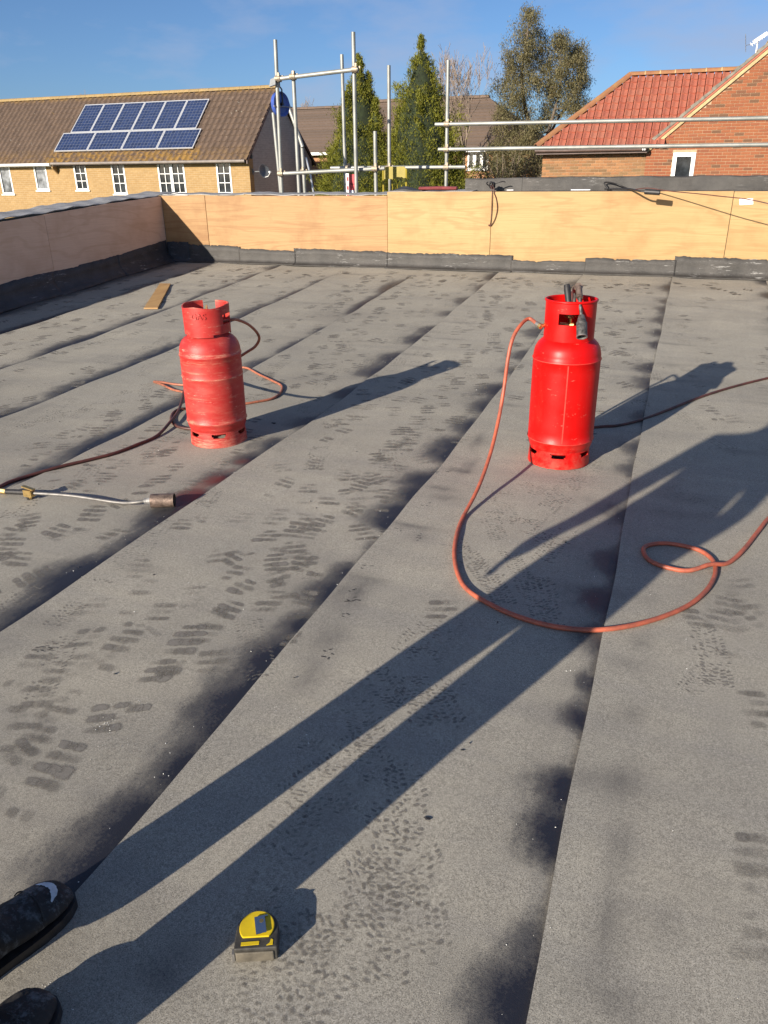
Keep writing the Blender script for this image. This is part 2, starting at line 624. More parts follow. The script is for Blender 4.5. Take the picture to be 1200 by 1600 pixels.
def m_decal(name, col, rough=0.95):
    """scuff marks whose edges fade into the felt below"""
    t = NT(name)
    p = t.pos()
    a = t.n('ShaderNodeAttribute', attribute_name='ink').outputs['Fac']
    n = t.noise(p, 55, 5, 0.75)
    g = t.noise(p, 240, 2, 0.7)
    f = t.math('ADD', a, t.math('MULTIPLY', t.math('SUBTRACT', n, 0.5), 0.9))
    f = t.math('ADD', f, t.math('MULTIPLY', t.math('SUBTRACT', g, 0.5), 1.1))
    f = t.math('ADD', f, t.math('MULTIPLY', t.math('SUBTRACT', t.noise(p, 13, 4, 0.7), 0.5), 0.8))
    f = t.math('MULTIPLY', t.ramp(f, [(0.0, 0.0), (1.05, 1.0)]), t.math('MULTIPLY', a, 1.35, True), True)
    c = t.mix(g, tuple(x * 0.6 for x in col), tuple(x * 1.4 for x in col))
    t.p(Base_Color=c, Roughness=rough)
    tr = t.n('ShaderNodeBsdfTransparent')
    mx = t.n('ShaderNodeMixShader', {0: f, 1: tr.outputs[0], 2: t.b.outputs[0]})
    t.t.links.new(mx.outputs[0], t.out.inputs['Surface'])
    return t.m


def m_solar():
    t = NT('solar_cells')
    uv = t.n('ShaderNodeUVMap').outputs[0]
    s = t.sep(uv)
    def lines(v, n, w):
        f = t.math('FRACT', t.math('MULTIPLY', v, n))
        d = t.math('ABSOLUTE', t.math('SUBTRACT', f, 0.5))
        return t.math('GREATER_THAN', d, 0.5 - w)
    grid = t.math('MAXIMUM', lines(s[0], 6.0, 0.035), lines(s[1], 10.0, 0.035))
    bus = t.math('MAXIMUM', grid, t.math('MULTIPLY', lines(s[0], 18.0, 0.06), 0.35))
    r = t.n('ShaderNodeTexWhiteNoise', {'Vector': t.n('ShaderNodeVectorMath', {0: t.map(uv, (6, 10, 1))}, operation='FLOOR').outputs[0]}, noise_dimensions='3D').outputs['Value']
    c = t.mix(r, (0.010, 0.020, 0.062), (0.018, 0.034, 0.100))
    c = t.mix(t.math('MULTIPLY', bus, 0.7), c, (0.20, 0.22, 0.26))
    t.p(Base_Color=c, Roughness=0.22)
    t.set(t.b, 'Coat Weight', 0.25)
    t.set(t.b, 'Coat Roughness', 0.12)
    return t.m


def m_glass(name='window_glass', col=(0.012, 0.014, 0.016)):
    t = NT(name)
    n = t.noise(t.pos(), 3.5, 4, 0.6)
    t.p(Base_Color=t.ramp(n, [(0.4, col), (0.75, tuple(c * 4 for c in col))]), Roughness=0.06)
    t.set(t.b, 'Specular IOR Level', 0.6)
    return t.m


def m_grass():
    t = NT('grass_ground')
    p = t.pos()
    c = t.mix(t.ramp(t.noise(p, 0.25, 5, 0.6), [(0.35, 0.0), (0.65, 1.0)]), (0.045, 0.075, 0.022), (0.085, 0.10, 0.04))
    t.p(Base_Color=c, Roughness=0.95)
    return t.m


def m_clothes(name, col, paint, amt):
    t = NT(name)
    p = t.obj()
    n = t.noise(p, 22, 6, 0.75)
    n2 = t.noise(t.map(p, (30, 30, 12)), 1.0, 5, 0.8)
    c = t.mix(t.ramp(n, [(0.35, 0.0), (0.7, 1.0)]), tuple(x * 0.6 for x in col), tuple(x * 1.6 for x in col))
    c = t.mix(t.math('MULTIPLY', t.ramp(n2, [(0.50, 0.0), (0.64, 1.0)]), amt), c, paint)
    t.p(Base_Color=c, Roughness=0.8)
    t.bump(t.noise(p, 9, 4, 0.6), 0.5, 0.03)
    return t.m


M = {}
M['felt'] = m_felt()
M['bitumen'] = m_bitumen()
M['coping'] = m_bitumen('weathered_coping_felt', (0.27, 0.265, 0.26))
M['black_felt'] = m_bitumen('fresh_black_felt', (0.040, 0.041, 0.046))
M['ply_pink'] = m_ply('warm_plywood', (0.350, 0.200, 0.082), (0.415, 0.258, 0.115), (0.235, 0.108, 0.038))
M['ply_yellow'] = m_ply('pale_plywood', (0.385, 0.245, 0.100), (0.445, 0.300, 0.132), (0.285, 0.150, 0.052))
M['ply_side'] = m_ply('bounce_lit_plywood', (0.72, 0.49, 0.345), (0.79, 0.55, 0.40), (0.58, 0.35, 0.22), 'y')  # lightened copy of the plywood, painting bounced light into the shaded wall
M['wood'] = m_ply('offcut_timber', (0.42, 0.255, 0.10), (0.50, 0.32, 0.135), (0.28, 0.145, 0.055), 'y')
M['galv'] = m_galv()
M['coupler'] = m_plain('rusty_coupler', (0.33, 0.27, 0.20), 0.55, 0.4, 0.4, 40)
M['red'] = m_red_paint('bright_red_paint', False)
M['red_weld'] = m_plain('lighter_red_weld', (0.62, 0.045, 0.030), 0.5, 0.0, 0.25, 40)
M['red_worn'] = m_red_paint('worn_red_paint', True)
M['orange_hose'] = m_hose('orange_rubber', (0.47, 0.115, 0.060), (0.19, 0.065, 0.045), 0.6)
M['old_hose'] = m_hose('sooty_orange_rubber', (0.40, 0.135, 0.075), (0.05, 0.025, 0.02), 0.45)
M['sooty_hose'] = m_hose('sooty_rubber', (0.11, 0.035, 0.026), (0.02, 0.014, 0.013), 0.5)
M['black_rubber'] = m_plain('black_rubber', (0.022, 0.02, 0.02), 0.5, 0.0, 0.4, 60)
M['brass'] = m_plain('brass', (0.60, 0.42, 0.17), 0.35, 0.9, 0.25, 60)
M['steel'] = m_plain('bare_steel', (0.20, 0.19, 0.18), 0.55, 0.5, 0.25, 40)
M['burnt_steel'] = m_plain('burnt_steel', (0.20, 0.145, 0.115), 0.5, 0.6, 0.6, 35, 0.2)
M['grey_steel'] = m_plain('dull_grey_steel', (0.30, 0.29, 0.28), 0.5, 0.4, 0.5, 60, 0.2)
M['sooty_steel'] = m_plain('sooty_steel', (0.10, 0.095, 0.09), 0.55, 0.4, 0.8, 50, 0.2)
M['dark_in'] = m_plain('soot_inside', (0.012, 0.011, 0.010), 0.9, 0.0, 0.2, 30)
M['white'] = m_plain('white_upvc', (0.80, 0.80, 0.78), 0.45, 0.0, 0.05, 4)
M['paper'] = m_plain('white_paper', (0.82, 0.83, 0.85), 0.7, 0.0, 0.04, 20)
M['brown_fascia'] = m_plain('brown_gutter', (0.10, 0.065, 0.055), 0.55, 0.0, 0.25, 5)
M['grey_fascia'] = m_plain('grey_brown_gutter', (0.20, 0.17, 0.15), 0.55, 0.0, 0.2, 5)
M['glass'] = m_glass()
M['curtain_glass'] = m_glass('curtained_glass', (0.085, 0.09, 0.095))
M['yellow_brick'] = m_brickwall('buff_brickwork', (0.330, 0.205, 0.080), (0.375, 0.245, 0.105), (0.42, 0.32, 0.20))
M['grey_brick'] = m_brickwall('grey_brickwork', (0.37, 0.36, 0.335), (0.43, 0.415, 0.385), (0.50, 0.485, 0.46))
M['far_brick'] = m_brickwall('far_red_brickwork', (0.40, 0.19, 0.09), (0.46, 0.24, 0.12), (0.45, 0.34, 0.24))
M['mortar'] = m_plain('mortar', (0.42, 0.29, 0.18), 0.95, 0.0, 0.15, 12)
M['brick_red'] = m_pieces('red_bricks', [(0.0, (0.255, 0.084, 0.036)), (0.45, (0.295, 0.102, 0.043)), (0.86, (0.245, 0.080, 0.038)), (0.95, (0.135, 0.072, 0.040))], 0.9, None, 30)
M['brick_mixed'] = m_pieces('mixed_stock_bricks', [(0.0, (0.17, 0.105, 0.05)), (0.35, (0.31, 0.14, 0.06)), (0.6, (0.20, 0.125, 0.058)), (0.85, (0.34, 0.165, 0.072))], 0.9, None, 30)
M['tile_red'] = m_pieces('red_pantile', [(0.0, (0.335, 0.098, 0.062)), (0.5, (0.40, 0.125, 0.076)), (1.0, (0.37, 0.138, 0.088))], 0.8, ((0.34, 0.15, 0.10), 0.55, 0.75, 0.5), 20)
M['tile_ridge'] = m_pieces('mossy_ridge_tile', [(0.0, (0.27, 0.115, 0.055)), (1.0, (0.31, 0.135, 0.062))], 0.85, ((0.32, 0.20, 0.07), 0.45, 0.7, 0.7), 20)
M['verge'] = m_plain('cement_verge', (0.19, 0.172, 0.14), 0.9, 0.0, 0.35, 9, 0.3)
M['barge'] = m_plain('cream_verge_mortar', (0.44, 0.33, 0.17), 0.85, 0.0, 0.2, 8)
M['trunk'] = m_plain('bark', (0.12, 0.095, 0.07), 0.95, 0.0, 0.4, 14, 0.4)
M['pale_bark'] = m_plain('pale_bark', (0.30, 0.26, 0.21), 0.9, 0.0, 0.35, 8, 0.3)
M['twig'] = m_plain('bare_twig', (0.22, 0.17, 0.13), 0.95, 0.0, 0.3, 14)
M['conifer'] = m_leaf('conifer_sprays', (0.026, 0.042, 0.008), (0.275, 0.27, 0.030), (0.26, 0.20, 0.032), 2.6)
M['conifer_core'] = m_plain('conifer_dark_core', (0.016, 0.024, 0.008), 0.95, 0.0, 0.5, 8)  # near-black colour that paints the shade between the sprays
M['euc'] = m_leaf('eucalyptus_leaves', (0.060, 0.055, 0.025), (0.25, 0.22, 0.105), (0.22, 0.14, 0.055), 1.5)
M['hedge'] = m_leaf('shrub_leaves', (0.05, 0.055, 0.03), (0.16, 0.15, 0.075), (0.16, 0.10, 0.05), 3.0)
M['alu'] = m_plain('panel_frame', (0.72, 0.73, 0.74), 0.4, 0.5, 0.06, 10)
M['solar'] = m_solar()
M['grass'] = m_grass()
M['concrete'] = m_plain('render', (0.36, 0.33, 0.29), 0.95, 0.0, 0.15, 6)
M['yellow'] = m_plain('yellow_plastic', (0.66, 0.47, 0.010), 0.4, 0.0, 0.12, 25)
M['gate_yellow'] = m_plain('dull_yellow_paint', (0.27, 0.21, 0.015), 0.5, 0.0, 0.15, 14)
M['tape_black'] = m_plain('tape_rubber', (0.045, 0.042, 0.036), 0.6, 0.0, 0.4, 70)
M['tape_dust'] = m_plain('dusty_tape_front', (0.12, 0.105, 0.08), 0.55, 0.0, 0.35, 45)
M['clip'] = m_plain('clip_steel', (0.55, 0.58, 0.62), 0.22, 1.0, 0.08, 40)
M['blue'] = m_plain('blue_plastic', (0.06, 0.115, 0.42), 0.4, 0.0, 0.2, 14)
M['sign_red'] = m_plain('sign_red', (0.50, 0.02, 0.03), 0.45, 0.0, 0.2, 14)
M['maroon'] = m_plain('maroon_plastic', (0.22, 0.05, 0.05), 0.5, 0.0, 0.3, 14)
M['dish'] = m_plain('grey_dish', (0.14, 0.15, 0.16), 0.5, 0.2, 0.2, 14)
M['boot'] = m_clothes('painty_black_boot', (0.022, 0.020, 0.019), (0.20, 0.21, 0.215), 0.6)
M['boot_white'] = m_plain('white_paint_on_toe', (0.62, 0.66, 0.68), 0.6, 0.0, 0.25, 40)
M['trousers'] = m_clothes('painty_dark_trousers', (0.022, 0.022, 0.024), (0.34, 0.36, 0.37), 0.4)
M['jacket'] = m_clothes('dark_jacket', (0.028, 0.030, 0.036), (0.2, 0.2, 0.2), 0.1)
M['skin'] = m_plain('skin', (0.52, 0.29, 0.20), 0.55, 0.0, 0.1, 20)
M['hair'] = m_plain('dark_hair', (0.03, 0.02, 0.015), 0.7, 0.0, 0.4, 90)
M['print'] = m_decal('boot_scuffs', (0.185, 0.170, 0.148))
M['print_dark'] = m_decal('wet_boot_scuffs', (0.035, 0.032, 0.032), 0.6)
M['white_grain'] = m_plain('white_grit', (0.85, 0.85, 0.82), 0.5, 0.0, 0.1, 90)  # white grains of loose debris

# ------------------------------------------------------------------ ground and roof
GROUND_Z = -3.5
g = MB()
g.add([(-600, -600, GROUND_Z), (600, -600, GROUND_Z), (600, 900, GROUND_Z), (-600, 900, GROUND_Z)], [(0, 1, 2, 3)])
tag(g.build('ground', M['grass']), kind='structure')

WALL_Y, WALL_X = 9.03, -6.40          # inner faces of the two parapets
RX0, RX1, RY0 = -6.95, 4.4, -3.6
deck = MB()
ys = [RY0 + i * 0.35 for i in range(int((9.5 - RY0) / 0.35) + 1)] + [9.52]
for i, y in enumerate(ys):
    z = roof_z(y) - 0.012
    deck.v += [(RX0, y, z), (RX1, y, z), (RX0, y, GROUND_Z), (RX1, y, GROUND_Z)]
for i in range(len(ys) - 1):
    a, b = 4 * i, 4 * i + 4
    for f in ((a, a + 1, b + 1, b), (a, b, b + 2, a + 2), (a + 1, a + 3, b + 3, b + 1)):
        deck.f.append(f)
        deck.m.append(0)
e = 4 * (len(ys) - 1)
deck.f += [(0, 2, 3, 1), (e, e + 1, e + 3, e + 2)]
deck.m += [0, 0]
flat_roof = tag(deck.build('flat_roof', M['concrete']), kind='structure')

# places along each lap where bitumen has been squeezed out: (photo x, photo y, length, reach, strength)
BLEED_PX = {
    0: [(822, 1585, .07, .10, 1.0), (838, 1490, .07, .07, .7), (868, 1310, .07, .085, 1.0), (880, 1230, .05, .085, 1.0), (910, 1120, .05, .07, .9),
        (925, 1065, .05, .05, .8), (938, 1000, .08, .08, .7), (945, 940, .07, .09, 1.0), (955, 880, .09, .09, .8), (968, 800, .10, .08, .7),
        (985, 735, .10, .09, .6), (992, 700, .10, .10, .7), (1000, 650, .1, .09, .6), (1012, 600, .12, .12, .8), (1018, 575, .1, .12, .9),
        (1028, 540, .10, .08, .8), (1031, 520, .1, .09, .8), (1035, 500, .12, .1, .7), (1038, 485, .12, .1, .7), (1043, 470, .12, .1, .6), (1048, 450, .15, .1, .8)],
    -1: [(120, 1390, .09, .10, .9), (205, 1285, .08, .09, 1.0), (275, 1200, .06, .07, .9), (330, 1130, .09, .10, .8), (375, 1085, .07, .09, .9), (420, 1030, .09, .10, 1.0),
         (470, 975, .06, .08, .8), (510, 925, .08, .09, .9), (535, 890, .06, .06, .8), (572, 850, .05, .05, .5), (600, 815, .06, .10, 1.0), (615, 800, .06, .09, 1.0),
         (640, 775, .08, .08, .9), (660, 750, .09, .11, 1.0), (690, 710, .09, .10, .9), (705, 695, .1, .10, .9), (730, 665, .12, .10, .8), (760, 635, .12, .1, .8), (775, 610, .12, .12, .9),
         (800, 580, .1, .1, .6), (815, 555, .12, .1, .7), (845, 520, .15, .12, .7), (880, 470, .15, .1, .5), (900, 445, .2, .1, .6)],
    -2: [(15, 980, .07, .06, .8), (50, 955, .06, .07, .9), (105, 915, .10, .11, 1.0), (135, 895, .08, .10, .9), (170, 870, .07, .07, .7), (205, 845, .07, .07, .7),
         (245, 812, .09, .11, .9), (275, 795, .06, .09, 1.0), (300, 775, .06, .10, .9), (335, 745, .09, .11, .8), (378, 718, .07, .09, .9), (410, 695, .10, .10, .8),
         (465, 660, .10, .10, .7), (540, 615, .09, .09, .8), (580, 580, .12, .12, 1.0), (610, 560, .14, .12, .9), (640, 530, .12, .12, .9), (665, 515, .12, .10, .8),
         (690, 490, .1, .12, .6), (715, 470, .15, .10, .7), (740, 450, .15, .1, .6), (770, 432, .2, .1, .8)],
}
bleed_spots = {}
for k, lst in BLEED_PX.items():
    bleed_spots[k] = [(G(px, py).y, ly, reach, st) for px, py, ly, reach, st in lst]
for k in (-7, -6, -5, -4, -3, 1, 2, 3, 4):
    r = random.Random(100 + k)
    lst, y = [], -1.0
    while y < 9.0:
        if r.random() < (0.85 if k < 0 else 0.6):
            lst.append((y, r.uniform(.10, .26), r.uniform(.05, .12 if k > -6 else .15), r.uniform(.7, 1.0)))
        y += r.uniform(.22, .55)
    bleed_spots[k] = lst
soot_spots = []          # faint smoky smears on top of the strips: (x, y, sx, sy, strength)
for px, py, sx, sy, st in ((640, 823, .10, .02, .8), (540, 925, .06, .10, .55), (570, 905, .08, .03, .6), (560, 930, .02, .12, .6), (515, 1000, .06, .09, .55),
                           (480, 1060, .05, .10, .5), (690, 765, .06, .03, .8), (720, 735, .07, .03, .9), (735, 725, .03, .10, .6), (700, 780, .10, .04, .5), (745, 690, .03, .12, .6),
                           (655, 840, .05, .05, .35), (980, 1215, .05, .06, .4), (970, 1320, .03, .08, .45), (950, 1440, .03, .10, .6), (960, 1560, .09, .05, .5),
                           (940, 1230, .10, .05, .45), (1040, 1450, .06, .06, .3), (985, 1115, .03, .05, .4), (1000, 1005, .03, .04, .5), (985, 1040, .08, .04, .35),
                           (90, 975, .12, .05, .3), (230, 890, .12, .03, .35), (320, 1030, .03, .03, .2), (235, 1530, .10, .02, .35), (270, 1500, .06, .06, .4), (210, 1440, .03, .06, .3),
                           (590, 590, .14, .03, .5), (640, 555, .12, .02, .5), (700, 530, .15, .02, .5), (730, 505, .2, .02, .5), (760, 480, .2, .02, .4), (655, 572, .1, .025, .6),
                           (1080, 480, .2, .02, .3), (1070, 500, .2, .02, .3), (1060, 540, .2, .02, .3), (1030, 610, .2, .03, .3), (930, 925, .2, .04, .3), (1040, 800, .2, .05, .3), (1080, 780, .15, .05, .3),
                           (1160, 705, .1, .04, .3), (300, 690, .1, .03, .3), (430, 705, .06, .03, .4)):
    p = G(px, py)
    soot_spots.append((p.x, p.y, sx, sy, st))
r = random.Random(5)
for _ in range(120):
    soot_spots.append((r.uniform(-6.2, 3), r.uniform(4.5, 8.7), r.uniform(.05, .35), r.uniform(.01, .04), r.uniform(.1, .4)))
for _ in range(60):
    soot_spots.append((r.uniform(-6.2, 3), r.uniform(0.3, 5), r.uniform(.03, .12), r.uniform(.03, .2), r.uniform(.08, .25)))
red_spots = []  # patches of felt and bitumen tinted red
for px, py, s, st in ((290, 777, .075, 1.0), (315, 758, .05, 1.0), (335, 750, .055, 1.1), (300, 770, .06, .9), (378, 722, .05, .8), (360, 735, .04, .6), (770, 880, .03, .3)):
    p = G(px, py)
    red_spots.append((p.x, p.y, s, st))

Y1 = 9.02
for k in range(-7, 5):
    du, dy = 0.028, 0.028
    us = np.concatenate([np.arange(0, SP + 0.02, du), [SP + 0.03, SP + 0.075]])
    ya = np.concatenate([np.arange(RY0 + 0.1, -0.4, 0.2), np.arange(-0.4, Y1, dy), [Y1]])
    U, Yg = np.meshgrid(us, ya)
    X = C0 + k * SP + edge_wob(k, Yg) + U
    right = C0 + (k + 1) * SP + edge_wob(k + 1, Yg)
    under = X > right - 0.004
    Z = roof_z_np(Yg) + undul(X, Yg) + np.where(under, -0.004, strip_h(U))
    bleed = np.zeros_like(X)
    halo = np.zeros_like(X)
    d = np.maximum(right - X, 0)
    for (yc, ly, reach, st) in bleed_spots.get(k + 1, []):
        lobe = st * np.exp(-np.abs((Yg - yc) / (ly * 1.45)) ** 2.4) * np.exp(-(d / (reach * (1.35 if k + 1 in (-1, -2, -3, -4, -5) else 1.1))) ** 1.5)
        bleed = 1 - (1 - bleed) * (1 - np.clip(lobe, 0, 1))
        halo = np.maximum(halo, st * np.exp(-((Yg - yc) / (ly * 1.9)) ** 2) * np.exp(-(d / (reach * 1.7)) ** 2))
    bleed = np.maximum(bleed, 0.5 * np.exp(-(d / 0.012) ** 2))
    if k == -7:
        bleed = np.maximum(bleed, 0.62 * np.clip((-5.98 - X) / 0.3, 0, 1))  # leftmost strip also darkened towards the left parapet
    soot = np.zeros_like(X)
    for (xc, yc, sx, sy, st) in soot_spots:
        soot += st * np.exp(-((X - xc) / sx) ** 2 - ((Yg - yc) / sy) ** 2)
    soot += 0.55 * halo * (~under)
    redt = np.zeros_like(X)
    for (xc, yc, s, st) in red_spots:
        redt += st * np.exp(-(((X - xc) / s) ** 2 + ((Yg - yc) / s) ** 2))
    nr, nc = X.shape
    vs = np.stack([X, Yg, Z], -1).reshape(-1, 3)
    idx = np.arange(nr * nc).reshape(nr, nc)
    quads = np.stack([idx[:-1, :-1], idx[:-1, 1:], idx[1:, 1:], idx[1:, :-1]], -1).reshape(-1, 4)
    low = np.stack([X[:, 0] + 0.0005, Yg[:, 0], Z[:, 0] - 0.012], -1)
    li = nr * nc + np.arange(nr)
    side = np.stack([idx[:-1, 0], idx[1:, 0], li[1:], li[:-1]], -1)
    allv = np.concatenate([vs, low])
    allf = np.concatenate([quads, side])
    me = bpy.data.meshes.new('felt_strip')
    me.from_pydata(allv.tolist(), [], allf.tolist())
    for nm, arr in (('bleed', bleed), ('soot', soot), ('red_tint', redt)):
        at = me.attributes.new(nm, 'FLOAT', 'POINT')
        at.data.foreach_set('value', np.concatenate([np.clip(arr, 0, 1).ravel(), np.zeros(nr)]).astype(np.float32))
    me.polygons.foreach_set('use_smooth', [True] * len(quads) + [False] * len(side))
    me.set_sharp_from_angle(angle=rad(40))
    me.materials.append(M['felt'])
    link_mesh('felt_strip', me, flat_roof)


# ------------------------------------------------------------------ boot scuffs on the felt
class Ink:
    def __init__(self):
        self.v, self.f, self.a = [], [], []

    def blob(self, c, ax, ay, ink, r, n=12):
        """soft-edged patch; ax, ay half axes in plan"""
        if not (WALL_X + 0.15 < c[0] < 4.0 and c[1] < 8.85):
            return
        o = len(self.v)
        x0, y0 = c
        self.v.append((x0, y0, surf(x0, y0) + 0.0006))
        self.a.append(ink)
        for ring, al in ((0.62, ink * 0.85), (1.15, 0.0)):
            for k in range(n):
                w = 2 * math.pi * k / n
                q = ring * (1 + r.uniform(-.14, .14))
                cw_, sw_ = math.copysign(abs(math.cos(w)) ** .7, math.cos(w)), math.copysign(abs(math.sin(w)) ** .7, math.sin(w))
                x = x0 + (ax[0] * cw_ + ay[0] * sw_) * q
                y = y0 + (ax[1] * cw_ + ay[1] * sw_) * q
                self.v.append((x, y, surf(x, y) + 0.0006))
                self.a.append(al)
        for k in range(n):
            k2 = (k + 1) % n
            self.f.append((o, o + 1 + k, o + 1 + k2))
            self.f.append((o + 1 + k, o + 1 + n + k, o + 1 + n + k2, o + 1 + k2))

    def bars(self, x, y, ang, ink, r, s=1.0):
        """flat sole: broad bars of tread, each pressed unevenly, and sometimes the heel"""
        f = (math.sin(ang), math.cos(ang))
        rr = (f[1], -f[0])
        sk = r.uniform(-.3, .3)
        bow = r.uniform(-.25, .25)
        rows = [(0.080, .036, .014), (0.047, .047, .016), (0.010, .050, .018), (-0.028, .046, .017), (-0.105, .034, .018), (-0.140, .030, .016)]
        drop = r.choice(((3, 4, 5), (0, 4, 5), (3, 5), (4, 5), (0, 3), (5,)))
        for i, (d, hw, hl) in enumerate(rows):
            if i in drop:
                continue
            q = ink * r.uniform(.55, 1.1)
            m = 3
            side = r.uniform(-.4, .4)
            for j in range(m):
                t = (j + .5) / m * 2 - 1
                if r.random() < .10:
                    continue
                off = t * hw * .72
                dd = d + sk * off + bow * off * off * 12
                c = (x + (f[0] * dd + rr[0] * off) * s, y + (f[1] * dd + rr[1] * off) * s)
                w_, l_ = hw / m * 1.35 * s, hl * r.uniform(.75, 1.15) * s
                self.blob(c, ((rr[0] + f[0] * sk) * w_, (rr[1] + f[1] * sk) * w_), (f[0] * l_, f[1] * l_), q * (1 + side * t) * r.uniform(.8, 1.15), r, 10)

    def lugs(self, x, y, ang, ink, r, s=1.0):
        """cleated sole: rows of small slanted blocks inside a boot outline, part of it missing"""
        f = (math.sin(ang), math.cos(ang))
        rr = (f[1], -f[0])
        mx, my, mr = r.uniform(-.04, .04), r.uniform(-.13, .13), r.uniform(.03, .08)
        for i in range(-9, 9):
            d = i * 0.0160
            w = .046 if i > 0 else (.034 if -3 <= i <= 0 else .037)
            if i >= 7:
                w = .034
            for j in (-2, -1, 0, 1, 2):
                o = j * w * .44
                if (o - mx) ** 2 + (d - my) ** 2 < mr * mr or r.random() < .16:
                    continue
                dd = d + abs(o) * -.25 + r.uniform(-.0025, .0025)
                c = (x + (f[0] * dd + rr[0] * o) * s, y + (f[1] * dd + rr[1] * o) * s)
                t = ang + (.55 if j < 0 else -.55 if j > 0 else 0) + r.uniform(-.35, .35)
                a = (math.cos(t), -math.sin(t))
                b = (math.sin(t), math.cos(t))
                l1, l2 = r.uniform(.0065, .0115) * s, r.uniform(.0030, .0058) * s
                self.blob(c, (a[0] * l1, a[1] * l1), (b[0] * l2, b[1] * l2), ink * r.uniform(.35, 1.0), r, 6)

    def build(self, name, mat, label):
        me = bpy.data.meshes.new(name)
        me.from_pydata(self.v, [], self.f)
        at = me.attributes.new('ink', 'FLOAT', 'POINT')
        at.data.foreach_set('value', np.array(self.a, np.float32))
        me.materials.append(mat)
        o = link_mesh(name, me, flat_roof)
        return tag(o, label, kind='stuff')


r = random.Random(21)
ik = Ink()
for px, py, st in ((165, 1125, .95), (80, 1210, .8), (240, 1065, .85), (288, 1010, .85), (45, 1120, .5), (345, 965, .75), (300, 1000, .4), (430, 885, .75), (370, 900, .6), (412, 845, .6), (345, 880, .45),
                   (452, 838, .65), (470, 820, .55), (430, 812, .4), (515, 782, .65), (545, 752, .6), (590, 720, .6), (612, 700, .5), (640, 690, .5), (440, 760, .45), (480, 770, .4), (495, 730, .35),
                   (77, 838, .75), (142, 808, .65), (20, 885, .6), (230, 715, .45), (240, 755, .65), (160, 755, .4), (270, 735, .5), (185, 730, .35), (130, 1000, .55), (190, 1005, .6), (60, 1030, .5),
                   (250, 960, .4), (220, 930, .35), (560, 640, .4), (600, 620, .35), (530, 660, .4), (640, 600, .35), (700, 590, .4), (720, 570, .4), (690, 610, .4), (670, 640, .4), (650, 660, .45),
                   (300, 940, .3), (130, 960, .3), (40, 1180, .4), (110, 1060, .35), (1090, 970, .55), (1140, 950, .5), (1175, 985, .5), (1130, 985, .4), (1190, 1370, .6), (1195, 1120, .5), (1180, 1500, .35), (690, 955, .6), (1150, 660, .3),
                   (1110, 900, .4), (1160, 920, .4)):
    p = G(px, py)
    ik.bars(p.x, p.y, rad(r.uniform(-30, 0)), min(1.1, st * 1.25), r, r.uniform(1.1, 1.35))
for px, py, st in ((520, 1190, .55), (505, 1205, .4), (575, 1150, .5), (610, 1085, .6), (650, 1055, .6), (700, 1130, .6), (690, 1080, .5), (620, 1300, .75), (640, 1260, .6), (600, 1330, .6), (590, 1370, .45), (640, 1385, .5), (560, 1415, .5), (610, 1410, .55), (660, 1375, .5),
                   (500, 1450, .5), (530, 1410, .4), (470, 1530, .45), (520, 1525, .5), (420, 1575, .45), (350, 1560, .3), (1110, 1020, .8), (1105, 1045, .5), (830, 830, .6), (850, 800, .6), (870, 850, .6), (800, 870, .6), (740, 880, .6), (770, 905, .7),
                   (830, 925, .7), (860, 765, .5), (890, 765, .5), (770, 820, .55), (850, 935, .6), (720, 860, .4), (690, 990, .35), (640, 1010, .5), (560, 1110, .35), (480, 1260, .4), (440, 1330, .4), (920, 735, .5), (880, 720, .4), (840, 770, .4),
                   (30, 670, .4), (70, 655, .45), (105, 648, .45), (135, 640, .45), (165, 633, .45), (192, 620, .45), (215, 607, .45), (60, 690, .4), (265, 592, .4), (760, 780, .35), (790, 790, .4), (1080, 780, .3), (1140, 700, .4)):
    p = G(px, py)
    ik.lugs(p.x, p.y, rad(r.uniform(-45, 25)), min(1.2, st * 1.6), r, r.uniform(.95, 1.15))
# trails up and down each strip
for k in range(-7, 2):
    for lane in range(9 if k in (-3, -2) else 6 if k < 0 else 4):
        x = C0 + k * SP + r.uniform(.08, .86)
        heading = rad(r.uniform(-30, 12)) + (math.pi if r.random() < .4 else 0)
        sole = ik.bars if r.random() < .68 else ik.lugs
        y = (1.0 if k in (-3, -2) else 2.2 if k < -2 else 4.0) + r.uniform(0, 1.2)
        while y < 8.8:
            x += r.uniform(-.07, .07)
            if r.random() < .88:
                sole(x + r.choice((-.07, .07)), y, heading + rad(r.uniform(-15, 15)), r.uniform(.35, .95), r, r.uniform(1.0, 1.25))
            y += r.uniform(.20, .55)
ik.build('boot_scuffs', M['print'], 'faint grey boot prints trodden across the felt strips')
ik = Ink()
for px, py in ((960, 445), (985, 455), (945, 450), (905, 447), (870, 441), (1010, 447), (1060, 445), (540, 428), (450, 425), (420, 432), (350, 440), (710, 432), (780, 436), (1110, 447), (1175, 455), (1120, 452), (1150, 460), (600, 440), (575, 432), (640, 435), (310, 425), (330, 432), (372, 422), (385, 428), (480, 430), (690, 440), (745, 440), (820, 440)):
    p = G(px, py)
    ik.bars(p.x, p.y, rad(r.uniform(-60, 60)), .95, r, 1.0)
for px, py in ((545, 940), (550, 925), (540, 965), (560, 935), (510, 1030), (515, 1022), (572, 888), (625, 828), (650, 842), (655, 838), (680, 738), (665, 790), (700, 738), (600, 830), (590, 842), (40, 605), (75, 600), (95, 597), (95, 642), (840, 560), (60, 1022), (85, 1015), (65, 1012)):
    p = G(px, py)
    for _ in range(3):
        a = r.uniform(-.5, .9)
        l = r.uniform(.004, .012)
        ik.blob((p.x + r.uniform(-.02, .02), p.y + r.uniform(-.02, .02)), (l * math.cos(a), l * math.sin(a)), (-.003 * math.sin(a), .003 * math.cos(a)), 1.1, r, 7)
ik.build('tar_scuffs', M['print_dark'], 'black tar smears and wet boot marks on the felt')

